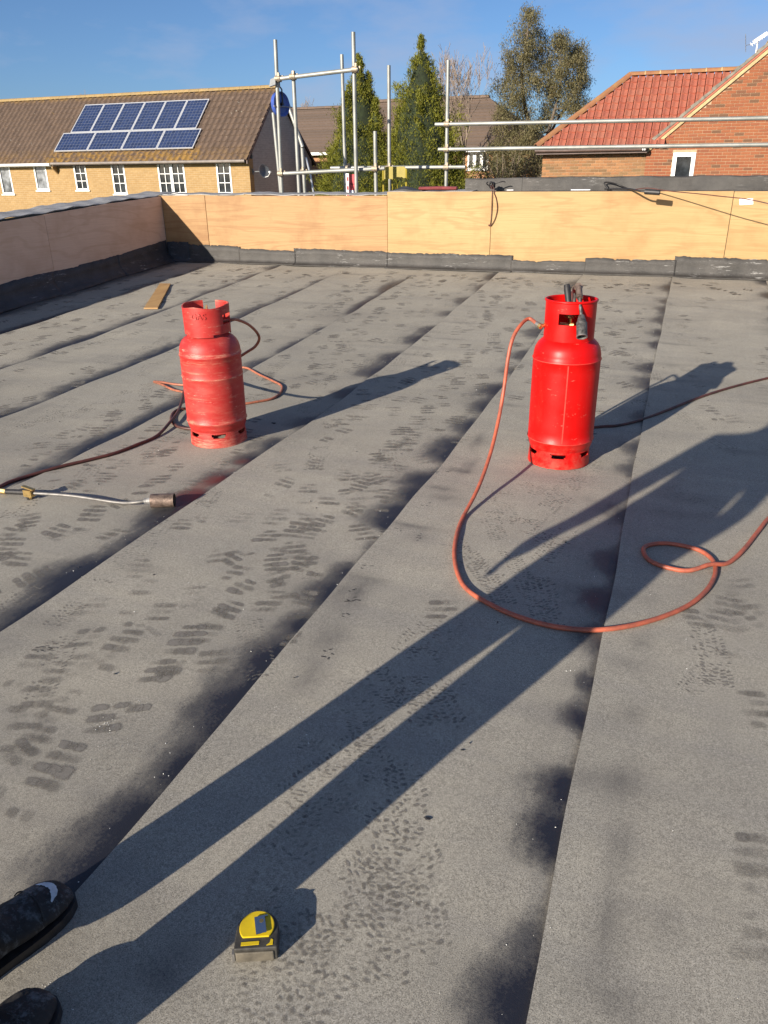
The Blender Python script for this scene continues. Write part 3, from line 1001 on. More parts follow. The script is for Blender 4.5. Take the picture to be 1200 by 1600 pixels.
# loose grit
def scatter(name, mat, pts, smin, smax, label, seed):
    r = random.Random(seed)
    mb = MB()
    for (x, y) in pts:
        s = r.uniform(smin, smax)
        c = Vector((x, y, surf(x, y) + s * 0.45))
        ax = [Vector((r.uniform(-1, 1), r.uniform(-1, 1), r.uniform(-.5, .5))).normalized() * s * r.uniform(.5, 1.2) for _ in range(3)]
        mb.add([c + ax[0], c - ax[0], c + ax[1], c - ax[1], c + Vector((0, 0, s * .7)), c - Vector((0, 0, s * .6))],
               [(0, 2, 4), (2, 1, 4), (1, 3, 4), (3, 0, 4), (2, 0, 5), (1, 2, 5), (3, 1, 5), (0, 3, 5)])
    return tag(mb.build(name, mat), label, kind='stuff')


r = random.Random(3)
pts = []
for k in (0, -1, -2, -3):
    for (yc, ly, reach, st) in bleed_spots[k]:
        for _ in range(r.choice((0, 1, 2, 4))):
            pts.append((C0 + k * SP - abs(r.gauss(0, reach * .6)) - .01, yc + r.gauss(0, ly * .7)))
for _ in range(120):
    pts.append((r.uniform(-2.5, .6), r.uniform(.6, 4)))
for px, py in ((430, 1110), (470, 1120), (160, 1130), (175, 1135), (195, 1160), (150, 1137), (165, 1165), (170, 1128), (210, 1092), (480, 1150), (90, 1550), (110, 1570), (75, 1545), (60, 1570)):
    for _ in range(5):
        p = G(px + r.gauss(0, 7), py + r.gauss(0, 5))
        pts.append((p.x, p.y))
scatter('white_grit', M['white_grain'], pts, .0008, .0021, 'tiny white grit scattered along the felt laps', 1)
pts = [(r.uniform(-4, .8), r.uniform(.6, 6)) for _ in range(110)]
scatter('black_crumbs', M['black_rubber'], pts, .0018, .0055, 'black crumbs of felt scattered over the roof', 2)
for px, py, s, lab in ((668, 1282, .007, 'small black felt chip beside the long leg shadow'), (722, 1175, .004, 'small black pebble right of the leg shadows'), (428, 662, .013, 'black felt scrap right of the worn red cylinder')):
    p = G(px, py)
    r = random.Random(px)
    mb = MB()
    mb.prism([p + Vector((s * (1 + r.uniform(-.3, .3)) * math.cos(a) * (1.3 if i % 2 else .8), s * .6 * math.sin(a), 0.0006)) for i, a in enumerate(np.linspace(0, 5.3, 7))], (0.002, 0.001, s * .35))
    tag(mb.build('felt_chip', M['black_rubber']), lab, 'scrap', 'black scraps on the roof')

# ------------------------------------------------------------------ parapets
def panel(parent, lo, hi, mat, name='plywood_panel', bev=0.002):
    o = MB().box(lo, hi).build(name, mat, parent)
    return bevel_obj(o, bev, 1)


par = thing('parapet_wall', (-1.5, 9.2, roof_z(9.2)), 'back parapet clad in sunlit plywood sheets above black felt flashing', 'parapet')
XL = -3.305                                       # where the taller sheets start
mb = MB()
mb.box((-6.80, WALL_Y + 0.020, GROUND_Z + 0.02), (XL, 9.44, 1.066)).box((XL, WALL_Y + 0.020, GROUND_Z + 0.02), (RX1, 9.44, 1.104))
mb.build('wall_core', M['concrete'], par)
edges = [(-6.398, -5.755, 1.083, 'ply_pink'), (-5.751, XL - 0.002, 1.080, 'ply_pink'), (XL + 0.002, -2.072, 1.121, 'ply_yellow'), (-2.068, 0.392, 1.119, 'ply_yellow'), (0.397, 2.83, 1.117, 'ply_yellow'), (2.834, RX1, 1.117, 'ply_yellow')]
for i, (x0, x1, zt, mt) in enumerate(edges):
    dy = (0.0, 0.003, 0.0, 0.002, 0.0, 0.002)[i]
    panel(par, (x0, WALL_Y + dy, 0.30), (x1, WALL_Y + 0.018 + dy, zt), M[mt])
# coping felt lying on top, slightly wavy
def coping(parent, xs, ys, zf, mat, name='coping_felt'):
    mb = MB()
    nx, ny = len(xs), len(ys)
    for top in (1, 0):
        for x in xs:
            for y in ys:
                mb.v.append((x, y, zf(x, y) - (0 if top else 0.007)))
    n = nx * ny
    for i in range(nx - 1):
        for j in range(ny - 1):
            a = i * ny + j
            mb.f.append((a, a + ny, a + ny + 1, a + 1))
            mb.f.append((n + a, n + a + 1, n + a + ny + 1, n + a + ny))
    rim = [i * ny for i in range(nx)] + [(nx - 1) * ny + j for j in range(1, ny)] + [i * ny + ny - 1 for i in range(nx - 2, -1, -1)] + [j for j in range(ny - 2, 0, -1)]
    for a, b in zip(rim, rim[1:] + rim[:1]):
        mb.f.append((b, a, n + a, n + b))
    mb.m = [0] * len(mb.f)
    return mb.build(name, mat, parent, smooth=40)


def lin(a, b, n):
    return [a + (b - a) * i / (n - 1) for i in range(n)]


wz = lambda x, y: 0.004 * math.sin(7 * x + 2 * y) + 0.003 * math.sin(19 * x + 11 * y)
coping(par, lin(-6.42, -5.2, 24), lin(WALL_Y + 0.024, 9.47, 8), lambda x, y: 1.096 + 0.02 * (y - 9.03) + wz(x, y), M['coping'])
coping(par, lin(-5.21, XL - 0.004, 36), lin(WALL_Y + 0.026, 9.47, 8), lambda x, y: 1.094 + 0.03 * (y - 9.03) + wz(x, y) * 1.3 + 0.008 * (x < -5.16), M['coping'])
coping(par, lin(XL + 0.004, -2.30, 20), lin(WALL_Y + 0.028, 9.47, 8), lambda x, y: 1.124 + 0.02 * (y - 9.03) + wz(x, y) * 0.7, M['coping'])
coping(par, lin(-2.31, RX1, 90), lin(WALL_Y + 0.028, 9.25, 5), lambda x, y: 1.121 + wz(x, y) * 0.5, M['black_felt'])
# raised kerb behind the sheets, dressed in black felt
kx = atY(727, 285, 9.26).x
for x0, x1, zt in ((kx, -1.79, 1.252), (-1.787, 0.9, 1.258), (0.903, RX1, 1.256)):
    mb = MB()
    n = max(6, int((x1 - x0) / 0.08))
    xs = lin(x0, x1, n)
    for x in xs:
        w = 0.003 * math.sin(9 * x) + 0.002 * math.sin(23 * x)
        mb.v += [(x, 9.258 + w * 0.6, 1.100), (x, 9.262 + w, zt - 0.01 + w), (x, 9.272, zt + w), (x, 9.42, zt + w), (x, 9.425, 1.100)]
    for i in range(n - 1):
        for j in range(4):
            a = i * 5 + j
            mb.f.append((a, a + 5, a + 6, a + 1))
    mb.f += [(0, 1, 2, 3, 4), tuple((n - 1) * 5 + j for j in (4, 3, 2, 1, 0))]
    mb.m = [0] * len(mb.f)
    mb.build('kerb', M['bitumen'], par, smooth=40)


def flashing(parent, pts_top, foot, mat, along, name='felt_flashing', seed=0):
    """felt dressed from the wall over a fillet on to the roof; along='x' for the back wall, 'y' for the side wall"""
    r = random.Random(seed)
    mb = MB()
    nz = 7
    lift = r.uniform(0.002, 0.007)
    walk = 0.0
    for (s, zt) in pts_top:
        lim = .009 if along == 'x' else .006
        walk = max(-lim, min(lim, walk + r.uniform(-.4, .4) * lim))
        zt = zt + walk + r.uniform(-.003, .003) - (.012 if r.random() < .03 and along == 'x' else 0)
        ft = foot + 0.02 * math.sin(3.1 * s + seed) + r.uniform(-.006, .006)
        if along == 'x':
            zr = roof_z(WALL_Y)
            ft = ft * .62
            prof = [(WALL_Y - 0.004 - lift, zt), (WALL_Y - 0.004 - lift, zt - (zt - zr - 0.07) * .5), (WALL_Y - 0.005 - lift, zr + 0.06), (WALL_Y - 0.018 - lift, zr + 0.028), (WALL_Y - 0.04, zr + 0.014 + lift)]
            prof += [(WALL_Y - ft, roof_z(WALL_Y - ft) + 0.010 + lift), (WALL_Y - ft - .002, roof_z(WALL_Y - ft) + 0.001)]
            mb.v += [(s, y, z) for y, z in prof]
        else:
            zr = roof_z(s)
            prof = [(WALL_X + 0.004 + lift, zt), (WALL_X + 0.006 + lift, zt - (zt - zr - 0.07) * .5), (WALL_X + 0.008 + lift, zr + 0.12), (WALL_X + 0.040 + lift, zr + 0.075), (WALL_X + 0.075, zr + 0.038 + lift)]
            prof += [(WALL_X + ft, zr + 0.012 + lift), (WALL_X + ft + .002, zr + 0.001)]
            mb.v += [(x, s, z) for x, z in prof]
    for i in range(len(pts_top) - 1):
        for j in range(nz - 1):
            a = i * nz + j
            q = (a, a + 1, a + nz + 1, a + nz)
            mb.f.append(q if along == 'x' else tuple(reversed(q)))
    mb.m = [0] * len(mb.f)
    o = mb.build(name, mat, parent, smooth=60)
    bm = bmesh.new()
    bm.from_mesh(o.data)
    bmesh.ops.solidify(bm, geom=bm.faces[:], thickness=-0.004 if along == 'x' else -0.004)
    bm.to_mesh(o.data)
    bm.free()
    return o


def seq(a, b, za, zb, step=0.02):
    n = max(3, int(abs(b - a) / step))
    return [(a + (b - a) * i / (n - 1), za + (zb - za) * i / (n - 1)) for i in range(n)]


fl = [(-6.39, -6.06, 0.522, 0.515, .09, 'black_felt'), (-6.08, -5.30, 0.500, 0.478, .10, 'bitumen'), (-5.32, -4.52, 0.455, 0.450, .13, 'bitumen'), (-4.54, -3.30, 0.482, 0.466, .12, 'bitumen'),
      (-3.32, -1.80, 0.460, 0.462, .13, 'bitumen'), (-1.82, -0.98, 0.405, 0.400, .09, 'bitumen'), (-1.00, -0.06, 0.445, 0.440, .12, 'bitumen'), (-0.08, 1.02, 0.492, 0.478, .13, 'bitumen'), (1.0, 2.4, .45, .46, .12, 'bitumen'), (2.38, RX1, .47, .46, .12, 'bitumen')]
for i, (x0, x1, za, zb, ft, mt) in enumerate(fl):
    flashing(par, seq(x0, x1, za, zb), ft, M[mt], 'x', seed=i)

lpar = thing('parapet_wall', (-6.6, 5.5, roof_z(5.5)), 'left side parapet clad in shaded plywood with felt coping', 'parapet')
mb = MB()
ys = lin(RY0, WALL_Y + 0.015, 40)
for y in ys:
    zt = roof_z(y) + 0.79
    mb.v += [(-6.80, y, GROUND_Z + 0.02), (WALL_X - 0.019, y, GROUND_Z + 0.02), (WALL_X - 0.019, y, zt), (-6.80, y, zt)]
for i in range(len(ys) - 1):
    for j in range(4):
        a, b = i * 4 + j, i * 4 + (j + 1) % 4
        mb.f.append((a, a + 4, b + 4, b))
mb.f += [(0, 1, 2, 3), tuple((len(ys) - 1) * 4 + j for j in (3, 2, 1, 0))]
mb.m = [0] * len(mb.f)
mb.build('wall_core', M['concrete'], lpar)
for y0, y1 in ((6.925, WALL_Y - 0.002), (4.49, 6.921), (2.05, 4.486), (-0.39, 2.046), (-2.83, -0.394)):
    mb = MB()
    n = 12
    for y in lin(y0, y1, n):
        zb, zt = roof_z(y) + 0.18, roof_z(y) + 0.815 - 0.02 * max(0, y - 8.0)
        mb.v += [(WALL_X - 0.018, y, zb), (WALL_X, y, zb), (WALL_X, y, zt), (WALL_X - 0.018, y, zt)]
    for i in range(n - 1):
        for j in range(4):
            a, b = i * 4 + j, i * 4 + (j + 1) % 4
            mb.f.append((a, a + 4, b + 4, b))
    mb.f += [(0, 1, 2, 3), tuple((n - 1) * 4 + j for j in (3, 2, 1, 0))]
    mb.m = [0] * len(mb.f)
    mb.build('plywood_panel', M['ply_side'], lpar)
for i, (y0, y1) in enumerate(((7.4, WALL_Y + .42), (5.0, 7.42), (2.4, 5.02), (-.2, 2.42), (RY0, -.18))):
    coping(lpar, lin(-6.86, WALL_X - 0.022, 8), lin(y0, y1, 40), lambda x, y: roof_z(y) + 0.832 + 0.02 * (i % 2) * 0.3 - 0.03 * (x - WALL_X) - 0.02 * max(0, y - 8.0) + 1.6 * wz(y, x), M['coping'])
for i, y0 in enumerate(lin(-3.4, 8.0, 11)):
    y1 = min(y0 + 1.17, WALL_Y - 0.02)
    top = [(y, roof_z(y) + 0.235 + 0.02 * math.sin(2.2 * y) + (0.02 if y > 7.3 else 0)) for y in lin(y0, y1, 36)]
    flashing(lpar, top, 0.115, M['black_felt'], 'y', seed=40 + i)

# ------------------------------------------------------------------ scaffold
scaf = thing('scaffold', (-4.0, 10.3, GROUND_Z), 'galvanised tube scaffold with guard rails standing behind the plywood parapet', 'scaffold')


def pole(x0, y0, x1, y1, Y, low=GROUND_Z):
    a, b = atY(x0, y0, Y), atY(x1, y1, Y)
    t = (low - a.z) / (b.z - a.z)
    b = a + (b - a) * t
    MB().pipe(a, b, 0.0242, 0.0205).build('scaffold_tube', M['galv'], scaf, smooth=40)


def rail(x0, y0, Y0, x1, y1, Y1_, ext=0.0, name='scaffold_tube'):
    a, b = atY(x0, y0, Y0), atY(x1, y1, Y1_)
    b = b + (b - a).normalized() * ext
    MB().pipe(a, b, 0.0242, 0.0205).build(name, M['galv'], scaf, smooth=40)


YF, YB = 9.75, 11.0
for x0, y0, x1, y1, Y in ((430, 62, 440.5, 302, YF), (458, 111, 467.5, 302, YF), (552, 50, 557, 302, YF), (427, 176, 439, 302, YF + .35), (534, 85, 540.5, 302, YB), (607.5, 102, 608.5, 295, YB), (700.5, 94, 697, 290, YB), (586, 205, 587.5, 300, YF + .2), (472, 228, 476.5, 302, YF + .5)):
    pole(x0, y0, x1, y1, Y)
rail(436, 123, YF - .052, 560, 108, YF - .052)
rail(437, 271.5, YF - .052, 601, 263, YF + .15)
rail(517, 262.5, YB - .052, 727, 261, YB - .052)
rail(680, 194.5, YB - .052, 1200, 184.5, YB - .052, 2.5)
rail(685, 233.5, YB - .052, 1200, 226, YB - .052, 2.5)
rail(449, 160, YF + .5, 473, 230, YF + .45)
pole(1330, 60, 1316, 290, YB)
for px, py, Y in ((436, 123, YF - .026), (459, 120, YF - .026), (556, 108.5, YF - .026), (440, 271, YF - .026), (474, 268.5, YF + .25), (545, 262.5, YB - .03), (587, 263.5, YF + .13), (699, 194, YB - .026), (698, 233.5, YB - .026), (698, 261.5, YB - .026), (608.5, 262, YB - .026)):
    c = atY(px, py, Y)
    mb = MB()
    mb.tube([c + Vector((0, 0, -.035)), c + Vector((0, 0, .035))], .034, 10)
    mb.tube([c + Vector((-.035, -.026, 0)), c + Vector((.035, -.026, 0))], .034, 10)
    mb.obox(c + Vector((.045, -.01, .02)), (.018, 0, 0), (0, .012, 0), (0, 0, .012)).obox(c + Vector((.02, -.05, .04)), (.012, 0, 0), (0, .012, 0), (0, 0, .02))
    mb.build('coupler', M['coupler'], scaf, smooth=40)
a, b = atY(478, 246, YF + .4), atY(490, 302, YF + .4)
MB().tube([a, a * .5 + b * .5 + Vector((.01, 0, 0)), b, b + Vector((.05, 0, -.6))], .012, 6).build('lashing', M['alu'], scaf, smooth=60)

# hoist wheel hanging from the top tube
hc = atY(438, 163, YF + .10)
hw = thing('hoist_wheel', hc, 'blue grooved hoist wheel hanging from the top scaffold tube', 'pulley')
R0 = 0.142
axis = Vector((0.955, -0.29, 0.05)).normalized()
qm = axis.to_track_quat('Z', 'Y').to_matrix()


def rot_build(mb, name, mat, parent, mtx, org, smooth=35):
    mb.v = [tuple(mtx @ Vector(v) + Vector(org)) for v in mb.v]
    return mb.build(name, mat, parent, smooth=smooth)


mb = MB().lathe([(0.022, .018), (.05, .012), (R0 - .035, .010), (R0 - .02, .022), (R0, .026), (R0 - .022, 0), (R0, -.026), (R0 - .02, -.022), (R0 - .035, -.010), (.05, -.012), (.022, -.018)], n=36)
rot_build(mb, 'wheel', M['blue'], hw, qm, hc)
side = axis * 0.04
top = hc + Vector((0, 0, R0 + .06))
mb = MB()
for s in (-1, 1):
    mb.tube([hc + side * s, hc + side * s + Vector((0, 0, R0 + .02)), top], .009, 6)
mb.tube([hc - side * 1.2, hc + side * 1.2], .016, 8)
mb.tube([top, top + Vector((0, 0, .04)), atY(437, 124, YF + .0)], .012, 6)
mb.build('fork_and_hook', M['black_rubber'], hw, smooth=40)
tdir = Vector((0, 0, 1)).cross(axis).normalized()
MB().tube([hc + side * 1.1 - tdir * (R0 + .02) - Vector((0, 0, .03)), hc + side * 1.1 + tdir * (R0 + .02) - Vector((0, 0, .03))], .007, 6).build('rope_guard', M['grey_steel'], hw, smooth=40)

c = atY(425, 128, YF - .08)
fl_ = thing('floodlight', c, 'small grey floodlight clamped behind the tallest left scaffold pole', 'floodlight')
mb = MB().prism([c + Vector((-.045, 0, -.05)), c + Vector((.045, 0, -.03)), c + Vector((.045, 0, .05)), c + Vector((-.02, 0, .03))], (0, .05, 0))
mb.build('lamp_body', M['dish'], fl_)
MB().tube([c + Vector((.03, .03, .02)), c + Vector((.065, .07, .02))], .01, 6).build('bracket', M['coupler'], fl_)

# red and white board tied to a pole
c0, c1 = atY(540, 271, YB - .06), atY(553.5, 303, YB - .06)
sg = thing('sign_board', (c0.x, c0.y, c1.z - .1), 'narrow red and white warning board tied to a scaffold pole', 'sign')
zb = c1.z - .12
xm = c0.x + (c1.x - c0.x) * .38
panel(sg, (c0.x, c0.y, zb), (xm, c0.y + .012, c0.z), M['paper'], 'white_panel', .001)
panel(sg, (xm + .001, c0.y, zb), (c1.x + .012, c0.y + .012, c0.z - .012), M['sign_red'], 'red_panel', .001)
for f in (.25, .55, .8):
    z = c0.z + (zb - c0.z) * f
    MB().box((c0.x + .012, c0.y - .003, z), (xm - .008, c0.y - .0005, z + .05)).build('stripe', M['sign_red'], sg)
MB().box((xm + .02, c0.y - .003, zb + .11), (c1.x, c0.y - .0005, zb + .17)).build('white_patch', M['paper'], sg)
MB().tube([(c0.x - .02, c0.y - .004, zb + .25), (c1.x + .06, c0.y - .004, zb + .25)], .004, 5).build('cable_tie', M['black_rubber'], sg)

# yellow ladder gate
YG = 10.3
tl, br_ = atY(599, 260.5, YG), atY(635, 279.5, YG)
gt = thing('safety_gate', (tl.x, YG, 0.4), 'yellow metal ladder gate with solid top panel among the scaffold poles', 'gate')
mb = MB().prism([Vector((x, YG - .008, z)) for x, z in ((tl.x + .03, tl.z), (br_.x - .03, tl.z), (br_.x, tl.z - .03), (br_.x, br_.z), (tl.x, br_.z), (tl.x, tl.z - .03))], (0, .016, 0))
mb.build('top_panel', M['gate_yellow'], gt)
for x in (tl.x, br_.x):
    MB().tube([(x, YG, tl.z - .03), (x, YG, .35)], .016, 8).build('post', M['gate_yellow'], gt, smooth=40)
for f in (.2, .4, .6, .8):
    x = tl.x + (br_.x - tl.x) * f
    MB().tube([(x, YG, br_.z), (x, YG, .45)], .006, 6).build('bar', M['gate_yellow'], gt, smooth=40)
MB().tube([(tl.x, YG, .45), (br_.x, YG, .45)], .012, 6).build('bar', M['gate_yellow'], gt, smooth=40)
MB().box((tl.x - .2, YG - .25, GROUND_Z), (br_.x + .3, YG + .25, .36)).build('gate_landing', M['grey_steel'], gt)

# things lying on the parapet
a, b = atY(656, 295, 9.20), atY(713, 295, 9.20)
ro = MB()
ro.tube([Vector((a.x, 9.20, 1.150)), Vector((a.x * .5 + b.x * .5, 9.21, 1.153)), Vector((b.x, 9.22, 1.150))], [.020, .022, .020], 12)
ro.v = [(x, 9.21 + (y - 9.21) * 2.2, z) for x, y, z in ro.v]
tag(ro.build('rolled_strip', M['maroon'], smooth=40), 'maroon rolled strip lying flat on top of the parapet', 'strip')
a, b = atY(612, 297, 9.15), atY(664, 297, 9.15)
sh = MB()
n = 12
for i in range(n):
    f = i / (n - 1)
    x = a.x + (b.x - a.x) * f
    h = 1.134 + .045 * math.sin(math.pi * min(1, f * 1.25)) ** 2
    sh.v += [(x, 9.06 + .02 * math.sin(4 * f), 1.133 + (h - 1.134) * .3), (x, 9.16, h), (x, 9.30, 1.135 + (h - 1.134) * .6), (x, 9.06 + .02 * math.sin(4 * f), 1.128), (x, 9.16, h - .006), (x, 9.30, 1.129)]
for i in range(n - 1):
    q = i * 6
    for j in (0, 1):
        sh.f += [(q + j, q + 6 + j, q + 7 + j, q + 1 + j), (q + 3 + j, q + 4 + j, q + 10 + j, q + 9 + j)]
    sh.f += [(q, q + 3, q + 9, q + 6), (q + 2, q + 8, q + 11, q + 5)]
sh.f += [(0, 1, 4, 3), (1, 2, 5, 4), (6 * n - 6, 6 * n - 3, 6 * n - 2, 6 * n - 5), (6 * n - 5, 6 * n - 2, 6 * n - 1, 6 * n - 4)]
sh.m = [0] * len(sh.f)
tag(sh.build('felt_offcut', M['black_felt'], smooth=50), 'crumpled black felt offcut on the parapet beside the maroon strip', 'offcut')
for px, w, lab in ((797, .035, 'small white scrap on the parapet beside the black cable tangle'), (907, .10, 'thin white strip lying on the parapet before the kerb')):
    p = atY(px, 297, 9.10)
    o = MB().obox((p.x, 9.10, 1.1335), (w, .01, 0), (-.002, .015, 0), (0, 0, .004)).build('paper_scrap', M['paper'])
    tag(o, lab, 'scrap')
p = atY(1166, 315, WALL_Y)
o = MB().obox((p.x, WALL_Y - .0015, p.z), (.062, 0, .004), (0, .0008, 0), (-.006, 0, .028)).build('paper_label', M['paper'])
tag(o, 'white paper label stuck on the plywood near the right edge', 'label')
# black cable tangle with a loop hanging down the sheet
r = random.Random(9)
c = Vector((atY(769, 293, 9.10).x, 9.10, 1.185))
cb = thing('cable_tangle', (c.x, c.y, 1.13), 'black tangled cable on the parapet with a loop hanging down the plywood', 'cable')
mb = MB()
for _ in range(9):
    ax = Vector((r.uniform(-1, 1), r.uniform(-1, 1), r.uniform(-.6, .6))).normalized()
    u = ax.orthogonal().normalized()
    v = ax.cross(u)
    rr = r.uniform(.025, .047)
    cc = c + Vector((r.uniform(-.02, .02), r.uniform(-.015, .015), r.uniform(-.010, .012)))
    mb.tube([cc + (u * math.cos(t) + v * math.sin(t)) * rr for t in lin(0, 6.0, 16)], .0065, 6)
mb.build('coil', M['black_rubber'], cb, smooth=60)
lp = [atY(px, py, WALL_Y - .012) for px, py in ((769, 302), (768.5, 325), (767, 345), (766, 352), (769, 350), (774, 340), (777, 325), (775, 310), (772, 302))]
lp = [c + Vector((-.01, -.03, -.01)), Vector((lp[0].x, 9.035, 1.128))] + lp + [Vector((lp[-1].x, 9.035, 1.128)), c + Vector((.01, -.03, 0))]
MB().tube(smooth_poly(lp, 5), .0042, 6).build('hanging_loop', M['sooty_hose'], cb, smooth=60)
p = lp[5]
MB().tube([p + Vector((-.02, 0, 0)), p + Vector((.012, 0, 0))], .009, 6).build('plug', M['sooty_hose'], cb)
MB().tube(smooth_poly([c, c + Vector((.05, .01, .02)), c + Vector((.11, .02, .035)), c + Vector((.14, .03, .028))], 5), .006, 6).build('tail', M['black_rubber'], cb, smooth=60)

# torch lying across the parapet edge
b0, b1 = atY(1008, 299.5, 8.74), atY(1031, 301, 8.72)
tq = thing('gas_torch', (b0.x - .3, 9.2, 1.13), 'black gas torch overhanging the parapet edge at the right', 'torch')
d = (b1 - b0).normalized()
MB().pipe(b0, b1, .026, .022).tube([b0 - d * .004, b0 + d * .012], .0225, 12).build('burner', M['black_rubber'], tq, smooth=40)
hl = [b0, b0 - d * .05 + Vector((-.02, .03, .004)), Vector((b0.x - .18, 9.02, 1.142)), Vector((b0.x - .32, 9.14, 1.140)), Vector((b0.x - .44, 9.20, 1.140))]
MB().tube(smooth_poly(hl, 6), .009, 8).build('lance', M['black_rubber'], tq, smooth=60)
MB().tube(smooth_poly([Vector((b0.x - .40, 9.16, 1.14)), Vector((b0.x - .45, 9.2, 1.2)), Vector((b0.x - .36, 9.21, 1.195)), Vector((b0.x - .2, 9.2, 1.14))], 6), .007, 6).build('handle', M['black_rubber'], tq, smooth=60)
cbl = [Vector((b0.x - .12, 9.06, 1.136)), b0 + Vector((.02, .20, .028)), b1 + Vector((.10, 0.10, .010)), atY(1120, 306, 8.45), atY(1200, 318, 8.2), Vector((1.5, 7.9, .80)), Vector((2.3, 7.5, .30)), G(1500, 560) * 0 + Vector((2.7, 7.2, surf(2.7, 7.2) + .008)), Vector((3.6, 6.9, surf(3.6, 6.9) + .008))]
o = MB().tube(smooth_poly(cbl, 8), .0048, 6).build('gas_hose', M['sooty_hose'], smooth=60)
tag(o, 'thin dark hose running from the parapet torch out past the right edge', 'hose')

# ------------------------------------------------------------------ houses
def window(parent, x0, x1, z0, z1, Y, nx=1, nz=1, casements=1, glass='glass', fw_=0.06, depth=0.07):
    """frame with its panes; the wall face is at Y and the window sits a little back in it"""
    fr = MB()
    cw = (x1 - x0) / casements
    panes = []
    for c in range(casements):
        a, b = x0 + c * cw, x0 + (c + 1) * cw
        fr.box((a, Y - .012, z0), (a + fw_, Y + depth, z1)).box((b - fw_, Y - .012, z0), (b - .001, Y + depth, z1))
        fr.box((a + fw_, Y - .012, z0), (b - fw_, Y + depth, z0 + fw_)).box((a + fw_, Y - .012, z1 - fw_), (b - fw_, Y + depth, z1))
        xs, zs = lin(a + fw_, b - fw_, nx + 1), lin(z0 + fw_, z1 - fw_, nz + 1)
        for x in xs[1:-1]:
            fr.box((x - .012, Y + .004, z0 + fw_), (x + .012, Y + depth - .004, z1 - fw_))
        for i, z in enumerate(zs[1:-1]):
            for j in range(nx):
                fr.box((xs[j] + .0121, Y + .005, z - .012), (xs[j + 1] - .0121, Y + depth - .005, z + .012))
        for i in range(nx):
            for j in range(nz):
                panes.append((xs[i], xs[i + 1], zs[j], zs[j + 1]))
    w = fr.build('window', M['white'], parent)
    MB().box((x0 - .05, Y - .05, z0 - .045), (x1 + .05, Y + .02, z0 - .001)).build('sill', M['white'], w)
    for (a, b, c, d) in panes:
        p = MB().box((a + .001, Y + .030, c + .001), (b - .001, Y + .040, d - .001)).build('pane', M[glass], w)
    return w


def wave_tiles(x0, x1, ncol, t0, t1, nrow, ye, ze, sl, mat, name, parent, amp=.058, lip=.030, clipx=None):
    """pantiled slope facing -Y: stepped rows of rolled tiles as one sheet of real tiles"""
    mb = MB()
    cw, rw = (x1 - x0) / ncol, (t1 - t0) / nrow
    L = math.hypot(1, sl)
    dy, dz = 1 / L, sl / L
    ny, nz_ = -sl / L, 1 / L
    prof = [0, .05, .14, .26, .38, .52, .75]
    hts = [0, .62, 1.0, .88, .45, .10, 0, 0]
    r = random.Random(ncol)
    for j in range(nrow):
        for i in range(ncol):
            jit = r.uniform(-.005, .005)
            base = len(mb.v)
            for row in (0, 1, 2):
                t = t0 + (j + (0, 0, 1.0)[row]) * rw
                h0 = (0, lip, .004)[row]
                for q, hq in zip(prof + [1.0], hts):
                    h = h0 + (amp * hq + jit if row else -.004)
                    x = x0 + (i + q * .90) * cw
                    mb.v.append((x, ye + t * dy + h * ny, ze + t * dz + h * nz_))
            m = len(prof) + 1
            for row in (0, 1):
                for q in range(m - 1):
                    a = base + row * m + q
                    mb.f.append((a, a + 1, a + m + 1, a + m))
    mb.m = [0] * len(mb.f)
    o = mb.build(name, mat, parent, smooth=35)
    return tag(o, kind='stuff')


def half_round(a, b, r, n=7, up_=Vector((0, 0, 1)), sag=0.0):
    a, b = Vector(a), Vector(b)
    t = (b - a).normalized()
    s = t.cross(up_).normalized()
    u = s.cross(t)
    mb = MB()
    for p, rr in ((a, r), (b, r * .94)):
        for rad_ in (rr, rr - .015):
            for k in range(n):
                w = math.pi * k / (n - 1)
                mb.v.append(p + s * math.cos(w) * rad_ + u * math.sin(w) * rad_)
    for k in range(n - 1):
        mb.f += [(k, k + 1, 2 * n + k + 1, 2 * n + k), (n + k + 1, n + k, 3 * n + k, 3 * n + k + 1), (k + 1, k, n + k, n + k + 1), (2 * n + k, 2 * n + k + 1, 3 * n + k + 1, 3 * n + k)]
    mb.f += [(0, n, 3 * n, 2 * n)[::-1], (n - 1, 2 * n - 1, 4 * n - 1, 3 * n - 1)]
    mb.v = [tuple(v) for v in mb.v]
    mb.m = [0] * len(mb.f)
    return mb


